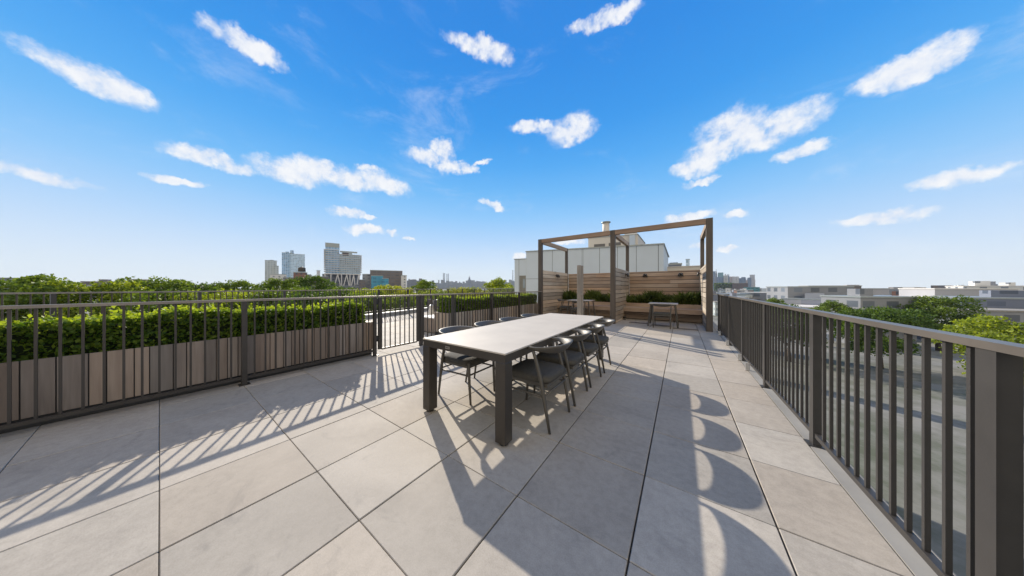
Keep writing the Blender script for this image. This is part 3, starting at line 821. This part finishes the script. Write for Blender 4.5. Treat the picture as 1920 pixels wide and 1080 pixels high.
# lower left block
s2 = isect(965)
LT = CZ + (538.8 - 485.5) / FPX * (Vector(fpt(s2)).dot(Vector((-sT, cT))))
MB().prism([fpt(BL + .002, -.02), fpt(BL + .002, 8), fpt(s2, 8), fpt(s2, -.02)], -.04, LT - .06).build('wall', M['panel'], t, off=o)
MB().prism([fpt(BL + .003, -.06), fpt(BL + .003, 8.05), fpt(s2 + .05, 8.05), fpt(s2 + .05, -.06)], LT - .059, LT).build('roof_coping', M['coping'], t, off=o)
a0, a1 = isect(986), isect(974)
MB().prism([fpt(a0, -.024), fpt(a0, .0), fpt(a1, .0), fpt(a1, -.024)], 0, 2.25).build('door', M['door'], t, off=o)
a2, a3 = isect(985), isect(980.5)
MB().prism([fpt(a2, -.03), fpt(a2, -.025), fpt(a3, -.025), fpt(a3, -.03)], 1.2, 1.95).build('door_window', M['glass'], t, off=o)
s3 = MB()
for px in (973.5,): s = isect(px); s3.prism([fpt(s, -.026), fpt(s, 0), fpt(s + .03, 0), fpt(s + .03, -.026)], 0, LT - .07)
s3.build('panel_joints', M['seam'], t, off=o)
# set-back upper storey
UB = C1 + back * 3.2
def upt(px, dep=0):
    s = isect(px, UB); p = UB + d_f * s + back * dep; return p
def uz(px, py): p = upt(px); return CZ + (538.8 - py) / FPX * p.dot(Vector((-sT, cT)))
UT = (uz(1103, 447) + uz(1196, 437.5)) / 2
ua, ub_ = upt(1196), upt(1103)
MB().prism([tuple(ua), (ua.x, ua.y + 5), tuple(ub_ + back * 5), tuple(ub_)], BT - .2, UT - .05).build('upper_storey', M['panel_warm'], t, off=o)
MB().prism([(ua.x + .05, ua.y - .05), (ua.x + .05, ua.y + 5.05), tuple(ub_ + back * 5 + d_f * .05), tuple(ub_ - back * .05 + d_f * .05)], UT - .049, UT).build('roof_coping', M['coping'], t, off=o)
for p0, p1, y0, y1 in ((1114, 1134.5, 457, 462.5), (1141.5, 1147, 455.5, 461), (1153, 1164, 454, 459.5)):
    a = upt(p0); b_ = upt(p1); z0, z1 = uz(p1, y1), uz(p1, y0)
    q1 = a - back * .03; q2 = b_ - back * .03
    MB().prism([tuple(q2), tuple(q2 + back * .028), tuple(q1 + back * .028), tuple(q1)], z0, z1).build('louvre_vent', M['louvre'], t, off=o)
# chimney
cpt = upt(1136, 1.2); cz0, cz1 = UT - .3, CZ + (538.8 - 416.5) / FPX * cpt.dot(Vector((-sT, cT)))
ch = MB().tube([(cpt.x, cpt.y, cz0), (cpt.x, cpt.y, cz1 - .08)], .30, 24).build('chimney', M['panel_warm'], t, off=o)
MB().tube([(cpt.x, cpt.y, cz1 - .08), (cpt.x, cpt.y, cz1)], .40, 24).build('chimney_cap', M['coping'], ch, off=o)
v1 = upt(1184, .8); MB().box(v1.x - .5, v1.x + .5, v1.y, v1.y + .6, UT, UT + .28).build('roof_vent', M['alu'], t, off=o)
v1 = upt(1186, -.02); MB().box(v1.x - .2, v1.x + .2, v1.y - .25, v1.y + .2, BT, UT - .1).build('duct', M['panel'], t, off=o)
# low white parapet to the right of it
tag(MB().box(-.93, 1.6, 24, 24.3, -.04, 2.9).box(-.93, 1.6, 23.95, 24.35, 2.9, 2.96).build('parapet_wall', M['panel_warm']), 'low white parapet wall right of the panelled building, behind the back wall', 'wall')

# ------------------------------------------------------------------ ground, water, haze
def ground_mat():
    m, nt, b = new_mat('ground'); v = coords(nt)
    n = noise(nt, v, .02, 8, .65); n2 = noise(nt, v, .15, 6, .7)
    c = ramp(nt, n, [(.35, (.05, .07, .03)), (.5, (.14, .14, .12)), (.62, (.24, .235, .22))])
    c = mix(nt, .4, c, ramp(nt, n2, [(.4, (.06, .07, .04)), (.6, (.26, .25, .24))]))
    nt.links.new(c, b.inputs['Base Color']); b.inputs['Roughness'].default_value = .9
    return m
M['ground'] = ground_mat()
structure(MB().add([(-9000, -9000, GZ), (9000, -9000, GZ), (9000, 9000, GZ), (-9000, 9000, GZ)], [(0, 1, 2, 3)]).build('ground', M['ground']))
mw, ntw, bw = new_mat('river_water'); bw.inputs['Base Color'].default_value = (.30, .36, .42, 1); bw.inputs['Roughness'].default_value = .25
bump(ntw, bw, noise(ntw, coords(ntw), .05, 5), .4, 1)
p1, p2, p3, p4 = at(780, 1900), at(1060, 1900), at(1060, 2900), at(780, 2900)
structure(MB().add([(*p1, GZ + .3), (*p2, GZ + .3), (*p3, GZ + .3), (*p4, GZ + .3)], [(0, 1, 2, 3)]).build('river', mw))
mh = bpy.data.materials.new('haze'); mh.use_nodes = True; mh.node_tree.nodes.clear()
pv = mh.node_tree.nodes.new('ShaderNodeVolumePrincipled'); pv.inputs['Color'].default_value = (.74, .87, 1, 1); pv.inputs['Density'].default_value = .000075
mo = mh.node_tree.nodes.new('ShaderNodeOutputMaterial'); mh.node_tree.links.new(pv.outputs[0], mo.inputs['Volume'])
hz = MB().box(-4800, 4800, -4800, 4800, GZ - 1, 260).build('haze', mh); hz['kind'] = 'stuff'

# ------------------------------------------------------------------ trees
def crown_mesh(name, Rr, H, lobes, n, size):
    cs = []
    for k in range(lobes):
        a = random.uniform(0, 2 * pi); rad = Rr * math.sqrt(random.uniform(0, .62)); zz = random.uniform(-.5, .42) * H * (1 - .45 * (rad / Rr) ** 2)
        cs.append((rad * cos(a), rad * sin(a), zz, random.uniform(.20, .38) * Rr))
    cs.append((0, 0, H * .3, .4 * Rr))
    pts = []; lifts = []; tv = []
    tot = sum(c[3] ** 2 for c in cs)
    for cx, cy, cz, rr in cs:
        m = int(n * rr ** 2 / tot); d = rng.normal(size=(m, 3)); d /= np.linalg.norm(d, axis=1)[:, None]
        d[:, 2] = np.where(d[:, 2] < -.35, -d[:, 2], d[:, 2])
        r_ = rr * (rng.uniform(.55, 1.08, m) ** .6)
        # sub-clumps
        wob = 1 + .22 * np.sin(d[:, 0] * 7 + cx) * np.sin(d[:, 1] * 6 + cy) + .12 * np.sin(d[:, 2] * 13 + cz)
        P = d * (r_ * wob)[:, None] * np.array((1, 1, .8)); pts.append(P + np.array((cx, cy, cz)))
        tv.append(np.clip(rng.normal(random.uniform(.3, .65), .2, m), 0, 1))
    return leaf_mesh(name, np.concatenate(pts), size, M['leaf_tree'], 1.35, tvals=np.concatenate(tv))
crowns = [crown_mesh('crown', 4.6, 6.5, 30, 13000, .21) for _ in range(4)]
def trunk_mesh():
    m = MB(); m.tube([(0, 0, 0), (.1, .05, 3), (0, 0, 6), (.2, -.1, 9)], [.38, .3, .24, .1], 9)
    for k in range(7):
        a = k * 0.95; z = 4.4 + k * .5
        m.tube([(0, 0, z), (1.3 * cos(a), 1.3 * sin(a), z + 1.4), (2.7 * cos(a + .2), 2.7 * sin(a + .2), z + 3.2)], [.15, .1, .04], 6)
    o_ = m.build('trunk', M['bark']); me = o_.data; bpy.data.objects.remove(o_); return me
tk = trunk_mesh()
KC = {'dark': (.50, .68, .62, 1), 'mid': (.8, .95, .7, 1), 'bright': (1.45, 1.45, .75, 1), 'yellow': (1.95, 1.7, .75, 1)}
tree_n = [0]
def tree(px, D, topy, wpx, kind, label, group=None, zt=None):
    x, y = at(px, D); zt = zat(topy, D) if zt is None else zt
    s = wpx / FPX * D / 8.6; i = tree_n[0]; tree_n[0] += 1
    t = thing('broadleaf_tree', (x, y, GZ), label, 'tree', group, random.uniform(0, 6.28))
    Hc = 3.6 * s
    zc = zt - GZ - 3.2 * s
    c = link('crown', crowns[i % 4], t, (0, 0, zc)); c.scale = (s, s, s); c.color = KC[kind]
    k = link('trunk', tk, t); k.scale = (s * .9, s * .9, max(.3, zc / 10.8))
G1 = 'trees beyond the far railing'
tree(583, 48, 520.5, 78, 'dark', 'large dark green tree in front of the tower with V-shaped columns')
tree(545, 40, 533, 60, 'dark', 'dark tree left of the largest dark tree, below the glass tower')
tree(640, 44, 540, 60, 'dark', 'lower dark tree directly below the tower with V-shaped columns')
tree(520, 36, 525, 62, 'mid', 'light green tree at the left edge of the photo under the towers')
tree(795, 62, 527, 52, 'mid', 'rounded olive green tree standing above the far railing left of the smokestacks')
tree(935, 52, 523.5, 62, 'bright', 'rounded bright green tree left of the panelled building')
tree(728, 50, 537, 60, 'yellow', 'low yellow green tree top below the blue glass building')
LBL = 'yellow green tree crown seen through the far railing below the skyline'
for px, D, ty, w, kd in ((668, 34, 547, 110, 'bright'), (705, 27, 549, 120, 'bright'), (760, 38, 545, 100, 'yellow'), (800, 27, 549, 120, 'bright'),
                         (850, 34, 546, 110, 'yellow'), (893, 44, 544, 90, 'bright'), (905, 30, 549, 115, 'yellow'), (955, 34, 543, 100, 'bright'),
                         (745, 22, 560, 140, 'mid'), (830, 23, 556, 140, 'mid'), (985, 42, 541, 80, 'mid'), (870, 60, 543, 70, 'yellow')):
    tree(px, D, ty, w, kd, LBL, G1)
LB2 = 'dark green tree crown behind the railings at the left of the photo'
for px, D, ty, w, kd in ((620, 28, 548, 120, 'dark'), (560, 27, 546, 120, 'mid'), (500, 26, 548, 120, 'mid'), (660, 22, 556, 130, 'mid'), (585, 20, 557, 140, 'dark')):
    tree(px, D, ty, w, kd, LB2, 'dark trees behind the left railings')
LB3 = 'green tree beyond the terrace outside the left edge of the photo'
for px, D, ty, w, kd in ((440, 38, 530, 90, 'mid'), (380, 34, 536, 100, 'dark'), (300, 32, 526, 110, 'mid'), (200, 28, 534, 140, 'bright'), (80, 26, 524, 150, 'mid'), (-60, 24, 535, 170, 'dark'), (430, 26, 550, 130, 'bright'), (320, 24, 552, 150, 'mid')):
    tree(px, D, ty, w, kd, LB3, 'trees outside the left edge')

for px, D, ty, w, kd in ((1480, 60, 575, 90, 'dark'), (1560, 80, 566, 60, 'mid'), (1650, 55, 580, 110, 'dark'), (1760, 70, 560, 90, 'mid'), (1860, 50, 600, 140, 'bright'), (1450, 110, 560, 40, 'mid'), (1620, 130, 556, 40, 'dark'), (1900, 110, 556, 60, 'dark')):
    tree(px, D, ty, w, kd, 'green street tree beyond the right edge of the photo', 'trees outside the right edge')

# ------------------------------------------------------------------ city
def blk(name, px0, px1, topy, D, mat, label, cat='building', group=None, depth=None, basez=None, cap=True, roofs=(), turn=0):
    """box building facing the terrace; width taken at its real distance"""
    x, y = at((px0 + px1) / 2, D); w = (px1 - px0) / FPX * D; zt = zat(topy, D); d = depth or w * .8
    r = ray((px0 + px1) / 2); rz = math.atan2(r[1], r[0]) - pi / 2 + turn
    t = thing(name, (x, y, GZ), label, cat, group, rz)
    H = zt - GZ
    MB().box(-w / 2, w / 2, 0, d, 0, H).build('wall', mat, t)
    if cap: MB().box(-w / 2 - .15, w / 2 + .15, -.15, d + .15, H + .02, H + min(.8, H * .02)).build('roof', M['coping'], t)
    for (a, b_, h) in roofs:   # fractions of the width, height in px above the top
        hh = h / FPX * D
        MB().box(-w / 2 + a * w, -w / 2 + b_ * w, d * .2, d * .8, H + .9, H + hh).build('rooftop_block', mat, t)
    return t, w, d, H

F = {
 'glassblue': facade('glass_facade', (.44, .56, .70), (.20, .35, .52), 3.2, 3.3, .8, .7, .12, .3),
 'glasslite': facade('glass_light', (.54, .66, .76), (.32, .46, .58), 2.6, 3.3, .7, .6, .15, .3),
 'brick': facade('brick_facade', (.22, .11, .08), (.06, .06, .07), 4, 3.6, .4, .5, .3),
 'brown': facade('brown_facade', (.16, .135, .125), (.10, .10, .11), 5, 3.6, .75, .45, .3),
 'cyan': facade('cyan_glass', (.05, .28, .40), (.03, .20, .32), 4, 3.8, .85, .7, .12, .3),
 'stone': facade('stone_facade', (.50, .54, .53), (.26, .31, .34), 3.5, 3.4, .5, .5, .3),
 'grey': facade('grey_facade', (.24, .25, .27), (.12, .14, .17), 6, 4, .5, .5, .3),
 'far': facade('far_facade', (.13, .14, .17), (.08, .09, .12), 18, 12, .5, .5, .5),
 'farblue': facade('far_blue_facade', (.09, .14, .23), (.05, .09, .17), 12, 9, .6, .5, .4),
 'farteal': facade('far_teal_facade', (.09, .22, .26), (.06, .15, .19), 12, 9, .6, .5, .4),
 'farpink': facade('far_pink_facade', (.34, .27, .27), (.2, .17, .19), 14, 9, .5, .5, .4),
 'farlite': facade('far_light_facade', (.42, .42, .44), (.24, .25, .29), 14, 9, .5, .5, .4),
 'white': facade('white_block', (.62, .61, .58), (.2, .22, .25), 5, 3.4, .35, .45, .4),
 'pink': facade('pink_block', (.55, .34, .27), (.3, .2, .18), 5, 3.4, .35, .45, .4),
 'teal': facade('teal_block', (.07, .22, .25), (.05, .15, .18), 6, 5, .6, .5, .3),
 'darkred': facade('dark_block', (.085, .055, .06), (.05, .04, .05), 8, 4, .5, .5, .4),
 'slate': facade('slate_block', (.17, .19, .24), (.08, .1, .14), 6, 4, .5, .4, .4),
}
# tower on V-shaped columns
D0 = 330; cx, cy = at(643.5, D0); r0 = ray(643.5); rz = math.atan2(r0[1], r0[0]) - pi / 2
t = thing('hotel_tower', (cx, cy, GZ), 'glass tower standing on white V-shaped columns, with a taller block at its left', 'building', None, rz)
u = D0 / FPX
def X(px): return (px - 643.5) * u
def Zt(py): return zat(py, D0) - GZ
za = Zt(513)
MB().box(X(617), X(637.5), 0, 26, za, Zt(458.5)).build('tall_block', F['glassblue'], t)
MB().box(X(616.7), X(637.7), -.3, 26.3, Zt(465), Zt(457.5)).build('roof_crown', M['coping'], t)
MB().box(X(637.5) + .05, X(671), 1, 27, za, Zt(476)).build('long_block', F['glasslite'], t)
MB().box(X(638.5), X(666), 3, 4, Zt(473), Zt(470)).box(X(641), X(658), 8, 20, Zt(476) + .05, Zt(472.5)).build('roof_screen', M['coping'], t)
MB().box(X(642.5), X(652), .8, .98, Zt(479), Zt(473.5)).build('dark_opening', F['darkred'], t)
m1 = MB()
for k in range(12):
    z = Zt(470.5 + k * 3.55); m1.box(X(614.3), X(673.5) if k > 1 else X(637), -1.2, 27.6, z, z + .5)
m1.build('floor_slabs', M['white'], t)
MB().box(X(615.5), X(672), -.8, 27, za - 1.2, za - .02).build('transfer_slab', M['white'], t)
MB().box(X(620), X(670.5), 6, 24, 0, za - 1.25).build('podium', F['slate'], t)
zb = Zt(539)
for a, b_ in ((616, 621), (625, 625), (635, 629), (635, 641), (641, 641.2), (649, 642.5), (649, 654), (654, 654.2), (660, 655), (660, 663), (668, 664), (669, 670)):
    MB().beam((X(a), -.2, za - 1.2), (X(b_), -.2, zb - 3), 1.1, 1.1, up=(0, 1, 0)).build('column', M['white'], t)
blk('glass_tower', 531.5, 548, 474.5, 520, F['glassblue'], 'left half of the pale blue glass tower at the left of the photo', roofs=((.3, .6, 3), (.7, 1.0, 6)))
blk('glass_tower', 548.2, 568.5, 477, 528, F['glasslite'], 'stepped right half of the pale blue glass tower at the left of the photo', roofs=((0, .12, 6),))
blk('stone_building', 500, 516, 489, 430, F['stone'], 'pale stone building cut off by the left edge of the photo', roofs=((.4, .75, 2),))
blk('stone_building', 516.2, 521.5, 499, 432, F['stone'], 'narrow lower wing right of the pale stone building')
blk('low_building', 511, 533, 515, 300, F['white'], 'low white building between the stone building and the glass tower')
blk('low_building', 534, 552, 521, 280, F['grey'], 'low pale building at the foot of the glass tower')
blk('brick_building', 553.5, 573, 511.5, 270, F['brick'], 'red brick building with a round water tank beside the glass tower', roofs=((.25, .95, 1.6),))
wt = thing('water_tank', (*at(566, 272), zat(511.5, 272) + 1.3), 'brown round water tank on top of the red brick building', 'water tank')
MB().tube([(0, 0, 0), (0, 0, 4.0)], [3.4, 3.2], 18).build('tank', M['bark'], wt); MB().tube([(0, 0, 4.0), (0, 0, 5.6)], [3.5, .3], 18).build('roof', M['louvre'], wt)
blk('low_building', 573.5, 582.5, 515.5, 280, F['white'], 'small white rooftop block right of the brick building')
blk('low_building', 582.8, 612, 519, 300, F['brown'], 'dark low building between the brick building and the V-column tower')
ut = thing('rooftop_tower', (*at(597, 300), zat(518.8, 300)), 'slender pale rooftop tower left of the V-column tower', 'tower')
MB().box(-1.3, 1.3, -1.3, 1.3, 0, 7).build('shaft', M['white'], ut); MB().box(-1.7, 1.7, -1.7, 1.7, 7, 7.8).build('cap', M['alu'], ut)
blk('low_building', 606, 619, 514.5, 345, F['slate'], 'grey blue block at the left foot of the V-column tower')
blk('brown_building', 698, 752, 508, 300, F['brown'], 'wide dark brown building behind the blue glass building', roofs=((0, .3, 1.2),))
blk('brown_building', 681, 697.5, 515, 295, F['grey'], 'stepped grey terraces at the left of the dark brown building', roofs=((.3, .8, 1.5),))
blk('brown_building', 674, 684, 525, 285, F['brown'], 'low dark building at the left foot of the stepped terraces')
blk('concrete_frame', 752.5, 762, 517, 302, F['white'], 'open pale concrete frame at the right of the dark brown building')
blk('glass_building', 697.5, 717, 517.5, 262, F['cyan'], 'taller left part of the bright blue glass building')
blk('glass_building', 717.2, 728, 522.5, 262, F['cyan'], 'lower right part of the bright blue glass building')
for px0, px1, ty in ((640, 668, 536), (668, 694, 534), (660, 700, 538)):
    blk('low_building', px0, px1, ty, 230 + px0 * .1, F['slate'], 'low grey roof below the V-column tower above the railing', group='low roofs under the towers')

# far skyline across the river
GS = 'grey skyline buildings far across the river'; LS = 'small hazy grey building in the skyline across the river'
random.seed(3)
px = 763.
prof = [(763, 524), (775, 522), (790, 524), (800, 530), (812, 527), (820, 527), (832, 526), (845, 526), (850, 530), (862, 527), (872, 529), (880, 524), (888, 527), (900, 528), (912, 527), (925, 526), (945, 526), (965, 527)]
def prof_y(p):
    for (a, ya_), (b_, yb_) in zip(prof, prof[1:]):
        if a <= p <= b_: return ya_ + (yb_ - ya_) * (p - a) / (b_ - a)
    return 527
while px < 966:
    w = random.uniform(2.2, 6); Dd = random.uniform(3000, 3600)
    if px < 800: Dd = random.uniform(1300, 1600)
    blk('skyline_building', px, px + w, prof_y(px) + random.uniform(-2.2, 4.5), Dd, F['far'], LS, group=GS, cap=False)
    px += w * random.uniform(.7, 1)
for px0 in range(796, 966, 9):
    blk('skyline_building', px0, px0 + 11, 532.5 + random.uniform(-1, 1.5), 2960, F['far'], 'low hazy waterfront block across the river', group='low waterfront blocks across the river', cap=False)
for a, w, ty, lb in ((831.3, 1.3, 512, 'tall smokestack, leftmost of the power station stacks across the river'), (833.6, 1.3, 512, 'tall smokestack, second from the left of the power station stacks'),
                     (838, 1.3, 513.5, 'tall smokestack, third from the left of the power station stacks'), (840.6, 1.2, 513, 'tall smokestack, rightmost of the power station stacks across the river'), (961.5, 1.4, 506.5, 'single tall smokestack just left of the panelled building')):
    x, y = at(a, 2980); hgt = zat(ty, 2980) - GZ; rr = w / 2 / FPX * 2980
    s = thing('smokestack', (x, y, GZ), lb, 'smokestack', 'smokestacks in the distant skyline')
    MB().tube([(0, 0, 0), (0, 0, hgt * .96)], [rr * 1.15, rr], 12).build('shaft', F['far'], s); MB().tube([(0, 0, hgt * .961), (0, 0, hgt)], [rr * 1.02, rr * 1.02], 12).build('rim', M['louvre'], s)
x, y = at(878.5, 3100); k = 3100 / FPX; H = zat(516.5, 3100) - GZ
s = thing('spired_skyscraper', (x, y, GZ), 'stepped skyscraper with a pointed spire in the middle of the far skyline', 'skyscraper')
MB().box(-2.6 * k, 2.6 * k, 0, 30, 0, H * .5).box(-1.8 * k, 1.8 * k, 4, 26, H * .501, H * .7).box(-1.1 * k, 1.1 * k, 8, 22, H * .7015, H * .84).build('wall', F['far'], s)
MB().tube([(0, 15, H * .841), (0, 15, H)], [.7 * k, .08 * k], 8).build('spire', F['far'], s)

# skyline and roofs at the right
R1 = [(1337.5, 1341, 508.5, 'farblue', 'slim pale blue tower beside the rightmost pergola post'), (1347, 1355, 511, 'farteal', 'flat-topped green glass tower in the right skyline'),
      (1344.5, 1351.5, 519, 'farblue', 'dark blue block in front of the green glass tower'), (1351.5, 1356, 520, 'farblue', 'lower blue slab below the green glass tower'),
      (1356, 1364, 516.5, 'farlite', 'pale block with two roof turrets right of the green glass tower'), (1364, 1367, 516.5, 'farblue', 'narrow blue block behind the pale turreted block'),
      (1367, 1375, 518.5, 'farpink', 'broad pinkish block in the middle of the right skyline'), (1375, 1384, 518.5, 'farlite', 'grey pink block right of the broad pinkish block'),
      (1384, 1389, 521.5, 'farblue', 'short dark block at the end of the pinkish row'), (1391, 1397, 519.5, 'farblue', 'single rounded dark tower standing apart in the right skyline'),
      (1399.5, 1404, 525, 'farpink', 'low pink block near the right edge of the photo'), (1403, 1408, 520.5, 'farblue', 'blue block near the right edge of the photo'), (1407, 1414, 515, 'farlite', 'stepped pale tower at the right edge of the photo')]
for a, b_, ty, m_, lb in R1: blk('skyline_building', a, b_, ty, random.uniform(1700, 1900), F[m_], lb, cap=False, roofs=((.4, .6, 3), (.75, .95, 2)) if 'turret' in lb else ())
random.seed(5); px = 1338.
while px < 1412:
    w = random.uniform(1.6, 3.6); blk('skyline_building', px, px + w, random.uniform(521.5, 527.5), random.uniform(2050, 2400), F[random.choice(['farblue', 'far', 'farlite'])], 'small hazy block between the towers of the right skyline', group='small blocks in the right skyline', cap=False); px += w * random.uniform(.8, 1.3)
x, y = at(1343.2, 1780); k = 1780 / FPX; H = zat(504.5, 1780) - GZ
s = thing('spired_skyscraper', (x, y, GZ), 'needle-topped art deco tower left of the green glass tower in the right skyline', 'skyscraper')
MB().box(-1.9 * k, 1.9 * k, 0, 18, 0, H * .62).box(-1.2 * k, 1.2 * k, 3, 15, H * .621, H * .76).build('wall', F['far'], s); MB().tube([(0, 9, H * .761), (0, 9, H)], [1.1 * k, .12 * k], 8).build('spire', F['far'], s)
blk('dark_building', 1376.5, 1398, 531, 900, F['darkred'], 'long dark red block below the right skyline')
blk('teal_building', 1398.5, 1420, 538.5, 520, F['teal'], 'low teal building at the right edge of the photo')
blk('white_building', 1361, 1365.2, 540.5, 330, F['white'], 'left one of two small white towers above the right railing')
blk('white_building', 1366.3, 1369.5, 541, 345, F['white'], 'right one of two small white towers above the right railing')
blk('pink_building', 1377, 1381, 544.5, 260, F['pink'], 'small salmon pink block above the right railing')
blk('white_building', 1384, 1394, 549, 215, F['white'], 'low white flat-roofed building above the right railing')
# wood mass
cxw, cyw = at(1362, 1000)
n = 5000; aa = rng.uniform(0, 1, n); rr_ = np.array([at(1340 + 37 * q, 1) for q in aa]); Dw = rng.uniform(960, 1080, n)
P = np.stack([rr_[:, 0] * Dw, rr_[:, 1] * Dw, GZ + rng.uniform(0, 1, n) ** .6 * 34], 1)
w_ = link('distant_wood', leaf_mesh('wood', P, 7, M['leaf_tree'], 1.1)); w_.color = (.35, .5, .6, 1); w_['kind'] = 'stuff'; tag(w_, 'dark green wood below the right skyline', 'wood')
# low-rise roofs
random.seed(21)
cols = ['white', 'grey', 'slate', 'stone', 'brick', 'farlite', 'brown', 'grey', 'white']
names = {'white': 'white', 'grey': 'grey', 'slate': 'slate blue', 'stone': 'pale stone', 'brick': 'red brick', 'farlite': 'light grey', 'brown': 'dark brown'}
def lowrise(px, D, wm, z, m_, where):
    x, y = at(px, D); w = wm
    t = thing('low_rise_building', (x, y, GZ), f'low {names[m_]} flat-roofed building {where}', 'building', f'{names[m_]} low buildings {where}', random.uniform(-.6, .6))
    H = z - GZ
    MB().box(-w / 2, w / 2, -w * .4, w * .4, 0, H).build('wall', F[m_], t)
    MB().box(-w / 2 - .2, w / 2 + .2, -w * .4 - .2, w * .4 + .2, H + .02, H + .5).build('roof', random.choice([M['white'], M['coping'], M['slab']]), t)
    if random.random() < .5: MB().box(-w * .2, w * .05, -w * .1, w * .15, H + .51, H + 2.8).build('rooftop_block', F[m_], t)
for k in range(46):
    D = 150 * (6 ** random.random()); lowrise(random.uniform(1336, 1425), D, random.uniform(9, 18), random.uniform(-10, -4 + D * .003), random.choice(cols), 'below the right skyline')
for k in range(75):
    D = 75 * (8 ** random.random()); lowrise(random.uniform(1430, 2050), D, random.uniform(12, 26), random.uniform(-9, 2), random.choice(cols), 'beyond the right edge of the photo')
for k in range(14):
    D = 220 * (3 ** random.random()); lowrise(random.uniform(640, 770), D, random.uniform(12, 20), random.uniform(-6, -1), random.choice(cols), 'behind the trees left of the river')
for k in range(16):
    D = 200 * (3 ** random.random()); lowrise(random.uniform(-150, 500), D, random.uniform(14, 26), random.uniform(-2, 14), random.choice(cols), 'beyond the left edge of the photo')
# bits seen between the panelled building and the right wall of the booths
blk('rooftop_building', 1248, 1275, 496.5, 90, F['slate'], 'grey rooftop machinery block right of the panelled building', roofs=((.3, .8, 2.5),))
blk('rooftop_building', 1275.5, 1284, 501, 110, F['slate'], 'small grey roof block left of the slim rooftop tower')
ut = thing('rooftop_tower', (*at(1289.5, 180), GZ), 'slim pale green tower rising behind the back wall of the right booth', 'tower')
MB().box(-1.1, 1.1, -1.1, 1.1, 0, zat(487, 180) - GZ).build('shaft', F['glasslite'], ut); MB().box(-1.3, 1.3, -1.3, 1.3, zat(487, 180) - GZ + .02, zat(486, 180) - GZ).build('cap', M['coping'], ut)
tag(MB().prism([at(1284, 60), at(1296, 60), at(1296, 62), at(1284, 62)], GZ, zat(504, 60)).build('gabled_roof', M['white']), 'white roof edge beneath the slim rooftop tower', 'roof')
